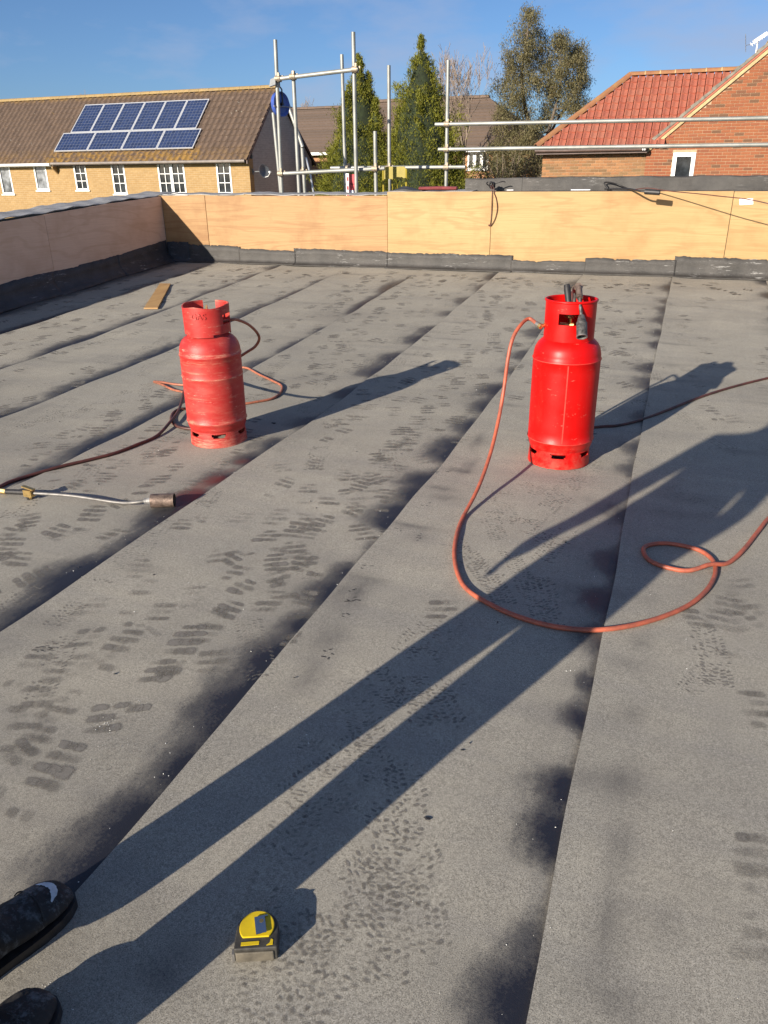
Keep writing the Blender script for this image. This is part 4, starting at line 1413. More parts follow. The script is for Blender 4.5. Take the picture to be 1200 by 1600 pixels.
def m_tile_brown():
    t = NT('lichened_brown_pantile')
    p = t.pos()
    n = t.noise(p, 3.0, 5, 0.6)
    n2 = t.noise(p, 14, 5, 0.7)
    c = t.mix(t.ramp(n, [(0.3, 0.0), (0.7, 1.0)]), (0.100, 0.068, 0.049), (0.155, 0.105, 0.074))
    c = t.mix(t.ramp(n2, [(0.5, 0.0), (0.75, 0.5)]), c, (0.085, 0.06, 0.048))
    sp = t.noise(p, 9, 3, 0.6)
    c = t.mix(t.ramp(sp, [(0.68, 0.0), (0.73, 0.8)]), c, (0.42, 0.38, 0.31))
    z = t.sep(p)[2]
    low = t.ramp(t.math('DIVIDE', t.math('SUBTRACT', z, 1.6), 3.0), [(0.0, 1.0), (0.14, 0.8), (0.22, 0.0), (0.80, 0.0), (0.87, 0.8)])
    xm = t.sep(p)[0]
    under = t.math('MULTIPLY', t.math('GREATER_THAN', xm, -24.2), t.math('LESS_THAN', xm, -17.2))
    low = t.math('MULTIPLY', low, t.math('MAXIMUM', t.math('ADD', t.math('MULTIPLY', under, 0.7), 0.3), t.math('GREATER_THAN', z, 3.6)))
    li = t.math('MULTIPLY', low, t.ramp(t.noise(p, 4.5, 5, 0.7), [(0.42, 0.0), (0.56, 1.0)]))
    c = t.mix(li, c, (0.29, 0.165, 0.035))
    c = t.mix(t.ramp(t.noise(p, 1.9, 6, 0.7), [(0.66, 0.0), (0.74, 0.7)]), c, (0.24, 0.15, 0.045))
    t.p(Base_Color=c, Roughness=0.9)
    return t.m


M['tile_brown'] = m_tile_brown()
M['underlay'] = m_plain('dark_underlay', (0.035, 0.02, 0.016), 0.95)
M['tile_dark'] = m_pieces('dull_brown_tiles', [(0.0, (0.13, 0.095, 0.072)), (1.0, (0.17, 0.12, 0.09))], 0.92, ((0.36, 0.32, 0.27), 0.66, 0.72, 0.7), 10)
M['lichen_ridge'] = m_pieces('lichened_ridge_tile', [(0.0, (0.30, 0.21, 0.09)), (1.0, (0.36, 0.25, 0.11))], 0.92, ((0.20, 0.15, 0.10), 0.5, 0.7, 0.7), 14)

# --- buff brick terrace with the solar panels
HX0, HX1, HY, HYB = -31.5, -15.20, 27.0, 32.3
EZ, EY, SL = 1.70, 26.72, 0.92                     # eaves line and roof slope
RYm = 29.40
RZ = EZ + (RYm - EY) * SL
hs = thing('brick_house', ((HX0 + HX1) / 2, 29.6, GROUND_Z), 'long buff brick house with brown pantile roof carrying solar panels', 'house')
mb = MB()
WINS = [(-26.90, -26.30, .575, 1.665, 1, 1, 1, 'curtain_glass'), (-25.07, -24.44, .715, 1.665, 1, 1, 1, 'curtain_glass'), (-23.08, -22.48, .715, 1.665, 2, 3, 1, 'glass'), (-21.28, -20.66, .572, 1.665, 2, 3, 1, 'glass'), (-19.14, -17.96, .568, 1.655, 2, 3, 2, 'glass'), (-16.58, -15.97, .566, 1.645, 2, 3, 1, 'glass')]
xs = sorted([HX0, HX1] + [w[0] for w in WINS] + [w[1] for w in WINS])
for a, b in zip(xs[:-1], xs[1:]):
    w = [w for w in WINS if abs(w[0] - a) < 1e-6]
    if w:
        w = w[0]
        mb.box((a, HY, GROUND_Z), (b, HY + .3, w[2])).box((a, HY, w[3]), (b, HY + .3, 1.74))
    else:
        mb.box((a, HY, GROUND_Z), (b, HY + .3, 1.74))
mb.build('front_wall', M['yellow_brick'], hs)
mb = MB()
mb.prism([Vector((HX1 - .3, HY + .3, GROUND_Z)), Vector((HX1 - .3, HYB, GROUND_Z)), Vector((HX1 - .3, HYB, 1.72)), Vector((HX1 - .3, RYm, RZ - .06)), Vector((HX1 - .3, HY + .3, 1.94))], (.30, 0, 0))
mb.build('gable_wall', M['grey_brick'], hs)
MB().box((HX0, HYB - .3, GROUND_Z), (HX1 - .3, HYB - .002, 1.72)).box((HX0, HY + .3, GROUND_Z), (HX0 + .3, HYB - .3, 1.72)).build('back_wall', M['yellow_brick'], hs)
L = math.hypot(1, SL)
slope_len = (RYm - EY) * L
rf = MB()
rf.prism([Vector((HX0, EY + .02, EZ - .03)), Vector((HX0, RYm, RZ - .03)), Vector((HX0, HYB + .25, 1.60)), Vector((HX0, HYB + .25, 1.50)), Vector((HX0, RYm, RZ - .12)), Vector((HX0, EY + .05, EZ - .10))], (HX1 - HX0 + .08, 0, 0))
roofo = rf.build('roof', M['underlay'], hs)
wave_tiles(HX0, HX1 + .10, 68, 0, slope_len, 12, EY, EZ, SL, M['tile_brown'], 'roof_tiles', roofo)
x = HX0
while x < HX1:
    half_round((x, RYm, RZ + .0), (min(x + .44, HX1 + .08), RYm, RZ + .004), .115).build('ridge_tile', M['lichen_ridge'], roofo, smooth=50)
    x += .45
# back slope tiles are never seen; verge boards on the gable
vb = MB()
for (ya, za, yb, zb_) in ((EY, EZ - .02, RYm, RZ - .01), (RYm, RZ - .01, HYB + .25, 1.60)):
    vb.prism([Vector((HX1 + .06, ya, za)), Vector((HX1 + .06, yb, zb_)), Vector((HX1 + .06, yb, zb_ - .11)), Vector((HX1 + .06, ya, za - .11))], (.035, 0, 0))
vb.build('verge', M['brown_fascia'], hs)
MB().tube([(-23.86, EY - .05, EZ - .015), (HX1 + .02, EY - .05, EZ - .035)], .055, 10).build('gutter', M['grey_fascia'], hs, smooth=40)
MB().box((-23.86, EY + .02, 1.60), (HX1, HY - .001, 1.675)).build('fascia', M['brown_fascia'], hs)
MB().tube([(HX0, EY - .05, EZ - .04), (-23.92, EY - .05, EZ - .04)], .055, 10).build('gutter', M['white'], hs, smooth=40)
MB().box((HX0, EY + .02, 1.585), (-23.92, HY - .001, 1.672)).build('fascia', M['white'], hs)
MB().prism([Vector((-23.92, HY - .001, 1.30)), Vector((-23.92, HY - .27, 1.52)), Vector((-23.92, HY - .27, 1.66)), Vector((-23.92, HY - .001, 1.66))], (.055, 0, 0)).build('corbel', M['yellow_brick'], hs)
for (a, b, c, d, nx, nz, cs, gl) in WINS:
    window(hs, a, b, c, d, HY, nx, nz, cs, gl)

# --- solar panels lie on rails above the tiles
def roof_pt(x, t, off):
    return Vector((x, EY + t / L - off * SL / L, EZ + t * SL / L + off / L))


def solar_panel(x0, x1, t0, t1, label, landscape):
    c = roof_pt((x0 + x1) / 2, (t0 + t1) / 2, .10)
    o = thing('solar_panel', c, label, 'solar panel', 'solar panels on the brown roof')
    fwid = .035
    def bar(a, b, c_, d):
        m = MB()
        P = [roof_pt(a, c_, .10), roof_pt(b, c_, .10), roof_pt(b, d, .10), roof_pt(a, d, .10)]
        m.prism(P, roof_pt(0, 0, .04) - roof_pt(0, 0, 0))
        return m
    fr = MB()
    for q in ((x0, x1, t0, t0 + fwid), (x0, x1, t1 - fwid, t1), (x0, x0 + fwid, t0 + fwid, t1 - fwid), (x1 - fwid, x1, t0 + fwid, t1 - fwid)):
        m = bar(*q)
        fr.add(m.v, m.f)
    fr.build('frame', M['alu'], o)
    P = [roof_pt(x0 + fwid, t0 + fwid, .133), roof_pt(x1 - fwid, t0 + fwid, .133), roof_pt(x1 - fwid, t1 - fwid, .133), roof_pt(x0 + fwid, t1 - fwid, .133)]
    me = bpy.data.meshes.new('cells')
    me.from_pydata([tuple(p) for p in P], [], [(0, 1, 2, 3)])
    uvl = me.uv_layers.new()
    uv = [(0, 0), (1, 0), (1, 1), (0, 1)] if not landscape else [(0, 0), (0, 1), (1, 1), (1, 0)]
    for i, c2 in enumerate(uv):
        uvl.data[i].uv = c2
    me.materials.append(M['solar'])
    link_mesh('cells', me, o)
    rl = MB()
    for f in (.25, .75):
        t = t0 + (t1 - t0) * f
        a, b = roof_pt(x0 - .02, t, .065), roof_pt(x1 + .02, t, .065)
        rl.tube([a, b], .03, 6)
    rl.build('rail', M['grey_steel'], o)


ordn = ('first', 'second', 'third', 'fourth', 'fifth', 'sixth')
wl = 6.42 / 4
for i in range(4):
    solar_panel(-23.90 + i * wl, -23.90 + (i + 1) * wl - .02, .50, 1.48, '%s landscape solar panel from the left in the lower row' % ordn[i].replace('fourth', 'fourth and last'), True)
wu = 5.84 / 6
for i in range(6):
    solar_panel(-23.575 + i * wu, -23.575 + (i + 1) * wu - .015, 1.505, 3.05, '%s upright solar panel from the left in the upper row' % ordn[i].replace('sixth', 'sixth and last'), False)

# satellite dish on the grey gable
dc = atX(412, 268, HX1 + .45)
ds = thing('satellite_dish', (HX1, dc.y, dc.z), 'dark satellite dish on an arm fixed to the grey gable wall', 'satellite dish')
dm = Vector((.9, -.42, .25)).normalized().to_track_quat('Z', 'Y').to_matrix()
mb = MB().lathe([(0.0, 0), (.08, .006), (.16, .024), (.23, .05), (.235, .046), (.16, .014), (.08, -.004), (0.0, -.01)], n=24)
rot_build(mb, 'dish', M['dish'], ds, dm, dc)
MB().tube([(HX1 - .02, dc.y, dc.z), (dc.x - .06, dc.y, dc.z)], .02, 8).tube([(HX1 + .005, dc.y, dc.z - .1), (HX1 + .005, dc.y, dc.z + .1)], .03, 6).build('wall_bracket', M['dish'], ds)
e_ = dc + Vector((.40, -.22, -.02))
MB().tube([dc + Vector((0, 0, -.2)), dc + Vector((.25, -.15, -.16)), e_], .012, 6).tube([e_, e_ - Vector((.08, -.04, .0))], .035, 8).build('feed_arm', M['white'], ds, smooth=50)


def simple_house(name, label, x0, x1, y0, y1, ez, rz, brick, tile, hip0=0.0, hip1=0.0, wins=(), fascia='white', flat=True):
    h = thing(name, ((x0 + x1) / 2, (y0 + y1) / 2, GROUND_Z), label, 'house')
    ym = (y0 + y1) / 2
    mb = MB()
    xs = sorted([x0, x1] + [w[0] for w in wins] + [w[1] for w in wins])
    for a, b in zip(xs[:-1], xs[1:]):
        w = [w for w in wins if abs(w[0] - a) < 1e-6]
        if w:
            mb.box((a, y0, GROUND_Z), (b, y0 + .3, w[0][2])).box((a, y0, w[0][3]), (b, y0 + .3, ez))
        else:
            mb.box((a, y0, GROUND_Z), (b, y0 + .3, ez))
    mb.box((x0, y1 - .3, GROUND_Z), (x1, y1, ez))
    for xa, xb, hp in ((x0, x0 + .3, hip0), (x1 - .3, x1, hip1)):
        if hp:
            mb.box((xa, y0 + .3, GROUND_Z), (xb, y1 - .3, ez))
        else:
            mb.prism([Vector((xa, y0 + .3, GROUND_Z)), Vector((xa, y1 - .3, GROUND_Z)), Vector((xa, y1 - .3, ez)), Vector((xa, ym, rz - .1)), Vector((xa, y0 + .3, ez))], (.3, 0, 0))
    mb.build('wall', M[brick], h)
    ov = .25
    ri = MB()
    A = [(x0 - ov, y0 - ov, ez - .02), (x1 + ov, y0 - ov, ez - .02), (x1 + ov, y1 + ov, ez - .02), (x0 - ov, y1 + ov, ez - .02), (x0 - (0 if hip0 else ov) + hip0, ym, rz), (x1 + (0 if hip1 else ov) - hip1, ym, rz)]
    ri.add(A, [(0, 1, 5, 4), (2, 3, 4, 5), (3, 0, 4), (1, 2, 5), (3, 2, 1, 0)])
    ro_ = ri.build('roof', M[tile], h)
    # courses of plain tiles on the near slope
    n = 16
    cm = MB()
    sl = Vector((0, ym - (y0 - ov), rz - (ez - .02)))
    nr_ = Vector((0, -sl.z, sl.y)).normalized()
    for j in range(n):
        f0, f1 = j / n, (j + 1) / n
        xa = lambda f: (x0 - ov) + ((hip0 + ov) * f if hip0 else 0)
        xb = lambda f: (x1 + ov) - ((hip1 + ov) * f if hip1 else 0)
        p0, p1 = Vector((0, y0 - ov, ez - .02)) + sl * f0, Vector((0, y0 - ov, ez - .02)) + sl * f1
        lo_, hi_ = nr_ * .035, nr_ * .008
        v = [Vector((xa(f0), 0, 0)) + p0 + lo_, Vector((xb(f0), 0, 0)) + p0 + lo_, Vector((xb(f1), 0, 0)) + p1 + hi_, Vector((xa(f1), 0, 0)) + p1 + hi_, Vector((xa(f0), 0, 0)) + p0, Vector((xb(f0), 0, 0)) + p0]
        cm.add(v, [(0, 1, 2, 3), (4, 5, 1, 0)])
    tag(cm.build('tile_courses', M[tile], ro_), kind='stuff')
    x = A[4][0]
    while x < A[5][0]:
        half_round((x, ym, rz), (min(x + .44, A[5][0]), ym, rz), .11).build('ridge_tile', M['tile_dark'], ro_, smooth=50)
        x += .45
    MB().box((x0 - ov, y0 - ov - .06, ez - .14), (x1 + ov, y0 - ov - .003, ez - .022)).build('gutter', M[fascia], h)
    for w in wins:
        window(h, *w[:4], y0, *w[4:])
    return h


simple_house('brick_house', 'far brick house with dull brown roof between the terrace and the conifers', -21.5, -11.5, 36.5, 42.5, 2.10, 4.12, 'far_brick', 'tile_dark')
simple_house('brick_house', 'dark roofed house with white window half hidden behind conifer and eucalyptus', -13.5, -5.6, 31.0, 36.4, 2.02, 3.86, 'far_brick', 'tile_dark', 0.0, 2.4,
             [(-8.10, -7.30, 1.28, 1.915, 1, 1, 3, 'glass')])

# --- red brick house on the right: hipped wing and a gable facing us
BW, BH, GAP = 0.225, 0.075, 0.010
YG1, YW = 24.0, 24.06                              # gable face, wing face
rh = thing('brick_house', (0, 26, GROUND_Z), 'red brick house at the right with orange pantile hip and tall gable', 'house')
gx0, gx1, gxm = -1.30, 4.02, 1.36
wx0 = -4.10
eave_z = 1.765                                      # underside of wing roof
g_ez, g_rz = 1.72, 3.98                             # verge foot and gable top
wing_top = 1.80
gw0, gw1, gz0, gz1 = -0.61, -0.035, 0.62, 1.655      # window hole in the gable


def gable_z(x):
    return g_ez + (g_rz - g_ez) * (1 - abs(x - gxm) / (gxm - gx0 + .02)) - .06


mb = MB()
mb.prism([Vector((gx0 + .01, YG1 + .012, GROUND_Z)), Vector((gw0, YG1 + .012, GROUND_Z)), Vector((gw0, YG1 + .012, gable_z(gw0) - .02)), Vector((gx0 + .01, YG1 + .012, gable_z(gx0 + .01) - .02))], (0, .3, 0))
mb.prism([Vector((gw1, YG1 + .012, GROUND_Z)), Vector((gx1, YG1 + .012, GROUND_Z)), Vector((gx1, YG1 + .012, gable_z(gx1) - .02)), Vector((gxm, YG1 + .012, gable_z(gxm) - .02)), Vector((gw1, YG1 + .012, gable_z(gw1) - .02))], (0, .3, 0))
mb.prism([Vector((gw0, YG1 + .012, gz1)), Vector((gw1, YG1 + .012, gz1)), Vector((gw1, YG1 + .012, gable_z(gw1) - .02)), Vector((gw0, YG1 + .012, gable_z(gw0) - .02))], (0, .3, 0))
mb.box((gw0, YG1 + .012, GROUND_Z), (gw1, YG1 + .312, gz0))
mb.box((wx0 + .01, YW + .012, GROUND_Z), (gx0 + .008, YW + .3, wing_top)).box((wx0 + .01, YW + .3, GROUND_Z), (wx0 + .3, YW + 4.2, wing_top)).box((gx1 - .3, YG1 + .32, GROUND_Z), (gx1, YG1 + 7, g_ez))
mb.box((gx0 + .32, YG1 + 6.6, GROUND_Z), (gx1 - .31, YG1 + 6.9, g_ez)).box((wx0 + .31, YW + 4.0, GROUND_Z), (gx0, YW + 4.2, wing_top))
mb.build('wall', M['mortar'], rh)
bricks = []
zlow = 0.60
r = random.Random(4)
row = 0
z = zlow
while z < g_rz:
    x = gx0 + (0 if row % 2 == 0 else -BW / 2)
    while x < gx1:
        a, b = max(x, gx0), min(x + BW - GAP, gx1)
        x += BW
        lim = min(gable_z(a), gable_z(b)) - .005
        if b - a < .04:
            continue
        if z + BH - GAP > lim:
            # cut to the rake: keep bricks whose middle is below it
            if z + BH * .5 > (gable_z(a) + gable_z(b)) / 2:
                continue
        if b > gw0 - .002 and a < gw1 + .002 and z < gz1 and z + BH > gz0:
            if a < gw0 - .05:
                b = gw0 - GAP
            elif b > gw1 + .05:
                a = gw1 + GAP
            else:
                continue
        bricks.append((a, b, z, YG1 + r.uniform(-.002, .002), 'brick_red'))
    x = wx0 + (0 if row % 2 == 0 else -BW / 2)
    while x < gx0 - .02 and z + BH < wing_top:
        a, b = max(x, wx0), min(x + BW - GAP, gx0 - GAP)
        x += BW
        if b - a > .04:
            bricks.append((a, b, z, YW + r.uniform(-.002, .002), 'brick_mixed'))
    z += BH
    row += 1
unit = {}
for mt in ('brick_red', 'brick_mixed'):
    o = MB().box((0, 0, 0), (1, .10, BH - GAP)).build('brick', M[mt], None)
    bevel_obj(o, .004, 1)
    unit[mt] = o.data
    bpy.data.objects.remove(o)


def in_view(a, b, z):
    d = Vector(((a + b) / 2, YG1, z + .03)) - ORG
    q = d.dot(fw)
    u, v = d.dot(rt) / q * FPX + 600, 800 - d.dot(up) / q * FPX
    return 0 < u < 1195 and v < 275


shown = [b for b in bricks if in_view(b[0], b[1], b[2])]
full = [b for b in shown if b[1] - b[0] > BW - GAP - .002]
mixed = [b for b in full if b[4] == 'brick_mixed']
redb = [b for b in full if b[4] == 'brick_red']
picked = mixed[:100] + sorted(redb, key=lambda b: b[2])[:300 - len(mixed[:100])]
pset = set(map(tuple, picked))
inv = rh.matrix_basis.inverted()
for (a, b, z, y, mt) in picked:
    o = bpy.data.objects.new('brick', unit[mt])
    COL.objects.link(o)
    o.parent = rh
    o.matrix_parent_inverse = inv
    o.location = (a, y, z)
    o.scale = (b - a, 1, 1)
for mt in ('brick_red', 'brick_mixed'):
    mb = MB()
    for q in bricks:
        if q[4] == mt and tuple(q) not in pset:
            a, b, z, y, _ = q
            zt = BH - GAP
            za, zb2 = min(z + zt, gable_z(a) - .004) if mt == 'brick_red' else z + zt, min(z + zt, gable_z(b) - .004) if mt == 'brick_red' else z + zt
            if min(za, zb2) < z + .008:
                za, zb2 = max(za, z + .008), max(zb2, z + .008)
            mb.add([(a, y, z), (b, y, z), (b, y + .1, z), (a, y + .1, z), (a, y, za), (b, y, zb2), (b, y + .1, zb2), (a, y + .1, za)],
                   [(0, 3, 2, 1), (4, 5, 6, 7), (0, 1, 5, 4), (1, 2, 6, 5), (2, 3, 7, 6), (3, 0, 4, 7)])
    tag(mb.build('brickwork', M[mt], rh), kind='stuff')
w = window(rh, gw0 + .003, gw1 - .003, gz0 + .003, gz1 - .003, YG1 - .006, 1, 1, 1, 'glass', .10, .09)

# wing roof: slope to us with real pantiles, clipped by the hip
wl_x = atY(838, 236, YW - .26).x
wey, wez = YW - .26, 1.83
tan_w = math.tan(rad(41.0))
Lw = math.hypot(1, tan_w)
apex = None
dd = ray(985, 120)
kk = (wez - EYE - wey * tan_w) / (dd.z - dd.y * tan_w)
apex = ORG + dd * kk
wsl = (apex.y - wey) * Lw
nrow = 10
rw = wsl / nrow
cw = 0.200
ux = Vector((1, 0, 0))
ut = Vector((0, 1 / Lw, tan_w / Lw))
un = Vector((0, -tan_w / Lw, 1 / Lw))
tile = MB()
prof = [0, .05, .13, .24, .36, .50, .72, 1.0]
hts = [0, .62, 1.0, .88, .45, .10, 0, .04]
for rowi, (t, h0) in enumerate(((0, -.014), (0, .044), (rw + .05, .001))):
    for q, hq in zip(prof, hts):
        h = h0 + 0.040 * hq
        p = ux * (q * (cw - .017)) + ut * t + un * h
        tile.v.append(tuple(p))
m_ = len(prof)
for rowi in (0, 1):
    for q in range(m_ - 1):
        a = rowi * m_ + q
        tile.f.append((a, a + 1, a + m_ + 1, a + m_))
tile.m = [0] * len(tile.f)
to = tile.build('roof_tile', M['tile_red'], None, smooth=40)
tmesh = to.data
bpy.data.objects.remove(to)
base = Vector((wl_x, wey, wez))
hip_d = Vector((apex.x - wl_x, apex.y - wey, 0))
hip_n = Vector((hip_d.y, -hip_d.x, 0)).normalized()   # points to the kept side (right)
wr_ = MB()
xr = 1.4
bk = apex.y + (apex.y - wey)
wr_.add([(wl_x, wey, wez - .03), (gx0 - .01, wey, wez - .03), (xr, apex.y, apex.z - .03), (apex.x, apex.y, apex.z - .03), (wl_x, bk, wez - .03), (xr, bk, wez - .03)],
        [(0, 1, 2, 3), (4, 0, 3), (5, 4, 3, 2), (0, 4, 5, 1), (1, 5, 2)])
wing_roof = wr_.build('roof', M['underlay'], rh)
r = random.Random(8)
ncol = int((xr - wl_x) / cw)
extra = MB()
count = 0
for j in range(nrow):
    for i in range(ncol):
        loc = base + ux * (i * cw) + ut * (j * rw) + un * r.uniform(-.002, .003)
        corners = [loc, loc + ux * cw, loc + ut * rw, loc + ux * cw + ut * rw]
        sd = [(c_ - base).dot(hip_n) for c_ in corners]
        if max(sd) < 0.0:
            continue
        # hidden behind the front gable
        if loc.x + cw > gx0 - .01 and loc.z + .12 < g_ez + (loc.x - gx0) * .85:
            continue
        me = tmesh
        if min(sd) < 0.0:
            me = tmesh.copy()
            bm = bmesh.new()
            bm.from_mesh(me)
            bmesh.ops.bisect_plane(bm, geom=bm.verts[:] + bm.edges[:] + bm.faces[:], plane_co=base - loc, plane_no=hip_n, clear_inner=True)
            bm.to_mesh(me)
            n_ = len(bm.faces)
            bm.free()
            if n_ == 0:
                continue
        if count >= 295:
            extra.add([Vector(v.co) + loc for v in me.vertices], [tuple(p.vertices) for p in me.polygons])
            continue
        o = link_mesh('roof_tile', me, wing_roof)
        o.location = loc
        count += 1
if extra.v:
    tag(extra.build('roof_tiles', M['tile_red'], wing_roof, smooth=40), kind='stuff')
n = 9
for i in range(n):
    a = base + (apex - base) * (i / n) + Vector((0, 0, .02))
    b = base + (apex - base) * ((i + 1.03) / n) + Vector((0, 0, .035))
    half_round(a, b, .105).build('hip_tile', M['tile_ridge'], wing_roof, smooth=50)
x = apex.x
while x < xr:
    half_round((x, apex.y, apex.z + .025), (x + .40, apex.y, apex.z + .025), .105).build('ridge_tile', M['tile_ridge'], wing_roof, smooth=50)
    half_round((x + .385, apex.y, apex.z + .028), (x + .415, apex.y, apex.z + .028), .112).build('ridge_joint', M['barge'], wing_roof, smooth=50)
    x += .40
MB().box((wl_x, wey - .03, wez - .17), (gx0 + .02, wey + .02, wez - .03)).build('fascia', M['brown_fascia'], rh)
MB().tube([(wl_x - .02, wey - .075, wez - .075), (gx0 - .0, wey - .075, wez - .075)], .05, 10).build('gutter', M['brown_fascia'], rh, smooth=40)
MB().box((wl_x + .02, wey + .021, wez - .17), (gx0 + .01, YW - .002, wez - .15)).build('soffit', M['brown_fascia'], rh)
for dx in (-.10, -.05):
    MB().box((gx0 + dx, wey - .135, wez - .11), (gx0 + dx + .028, wey - .126, wez - .06)).build('bracket', M['white'], rh)
# gable roof with its verge
gr = MB()
for s in (-1, 1):
    foot = Vector((gxm + s * (gxm - gx0 + .08), YG1 - .06, g_ez - .04))
    top_ = Vector((gxm, YG1 - .06, g_rz + .03))
    dn = (top_ - foot).normalized()
    nn = Vector((-dn.z, 0, dn.x)) if s < 0 else Vector((dn.z, 0, -dn.x))
    gr.prism([foot, top_, top_ + nn * .05, foot + nn * .05], (0, 7.0, 0))
gro = gr.build('roof', M['tile_red'], rh)
for s in (-1, 1):
    foot = Vector((gxm + s * (gxm - gx0 + .10), YG1 - .075, g_ez - .05))
    top_ = Vector((gxm, YG1 - .075, g_rz + .03))
    n = 12
    dn = (top_ - foot).normalized()
    nn = Vector((-dn.z, 0, dn.x)) if s < 0 else Vector((dn.z, 0, -dn.x))
    for i in range(n):
        a = foot + (top_ - foot) * (i / n)
        b = foot + (top_ - foot) * ((i + 1) / n)
        q = .012 * (i % 2)
        MB().prism([a + nn * .048, b + nn * .048, b + nn * (.105 + q * .3), a + nn * (.125 + q)], (0, .30, 0)).build('verge_tile', M['verge'], gro)
    MB().prism([foot - nn * .085 + dn * .04 + Vector((0, .035, 0)), top_ - nn * .085 + Vector((0, .035, 0)), top_ + nn * .02 + Vector((0, .035, 0)), foot + nn * .02 + Vector((0, .035, 0))], (0, .036, 0)).build('verge_mortar', M['barge'], gro)
x = YG1 - .08
while x < YG1 + 6.5:
    half_round((gxm, x, g_rz + .07), (gxm, x + .42, g_rz + .07), .13).build('ridge_tile', M['lichen_ridge'], gro, smooth=50)
    x += .43
# aerial on the ridge
ac = atY(1181, 84, YG1 + 1.0)
ae = thing('television_aerial', (ac.x, ac.y, ac.z), 'white television aerial on a mast above the right gable', 'aerial')
mt_ = ac + Vector((0, 0, .30))
MB().tube([ac - Vector((0, 0, .5)), mt_], .018, 8).build('mast', M['white'], ae, smooth=40)
MB().tube([mt_ + Vector((-.16, -.05, -.10)), mt_ + Vector((.20, .05, .13))], .014, 6).build('boom', M['white'], ae)
mb = MB()
for i in range(7):
    c = mt_ + Vector((-.14 + .05 * i, 0, -.08 + .034 * i))
    mb.tube([c + Vector((.03, -.12, -.05)), c + Vector((-.03, .12, .05))], .008, 5)
mb.obox(mt_ + Vector((.05, 0, .06)), Vector((.14, .03, .09)), Vector((-.01, .04, 0)), Vector((-.02, 0, .035)))
mb.build('elements', M['white'], ae)
mb = MB()
for i in range(5):
    c = mt_ + Vector((-.26 - .012 * i, -.02, -.18 + i * .07))
    mb.tube([c + Vector((0, -.09, -.04)), c + Vector((0, .09, .04))], .006, 5)
mb.tube([mt_ + Vector((-.25, -.02, -.25)), mt_ + Vector((-.32, -.02, .16))], .007, 5)
mb.tube([mt_ + Vector((-.27, -.02, -.10)), mt_ + Vector((-.12, -.04, -.08))], .007, 5)
mb.build('reflector', M['dish'], ae)

# ------------------------------------------------------------------ trees
def leaf_mesh(name, C, D, Ls, Ws, mat, parent, seed=0):
    """many small leaves: centres C, directions D, lengths and widths; a bent pair of triangles each"""
    rg = np.random.default_rng(seed)
    n = len(C)
    D = D / np.linalg.norm(D, axis=1, keepdims=True)
    Rv = rg.normal(size=(n, 3))
    S = np.cross(D, Rv)
    S /= np.linalg.norm(S, axis=1, keepdims=True) + 1e-9
    Nn = np.cross(S, D)
    a = C - D * Ls[:, None] * .5
    b = C + S * Ws[:, None] * .5 + Nn * Ws[:, None] * .15
    c = C + D * Ls[:, None] * .5
    d = C - S * Ws[:, None] * .5 + Nn * Ws[:, None] * .15
    V = np.stack([a, b, c, d], 1).reshape(-1, 3)
    F = np.arange(4 * n).reshape(n, 4)
    me = bpy.data.meshes.new(name)
    me.vertices.add(4 * n)
    me.vertices.foreach_set('co', V.ravel())
    me.loops.add(4 * n)
    me.loops.foreach_set('vertex_index', F.ravel())
    me.polygons.add(n)
    me.polygons.foreach_set('loop_start', np.arange(0, 4 * n, 4))
    me.update(calc_edges=True)
    me.materials.append(mat)
    return link_mesh(name, me, parent)


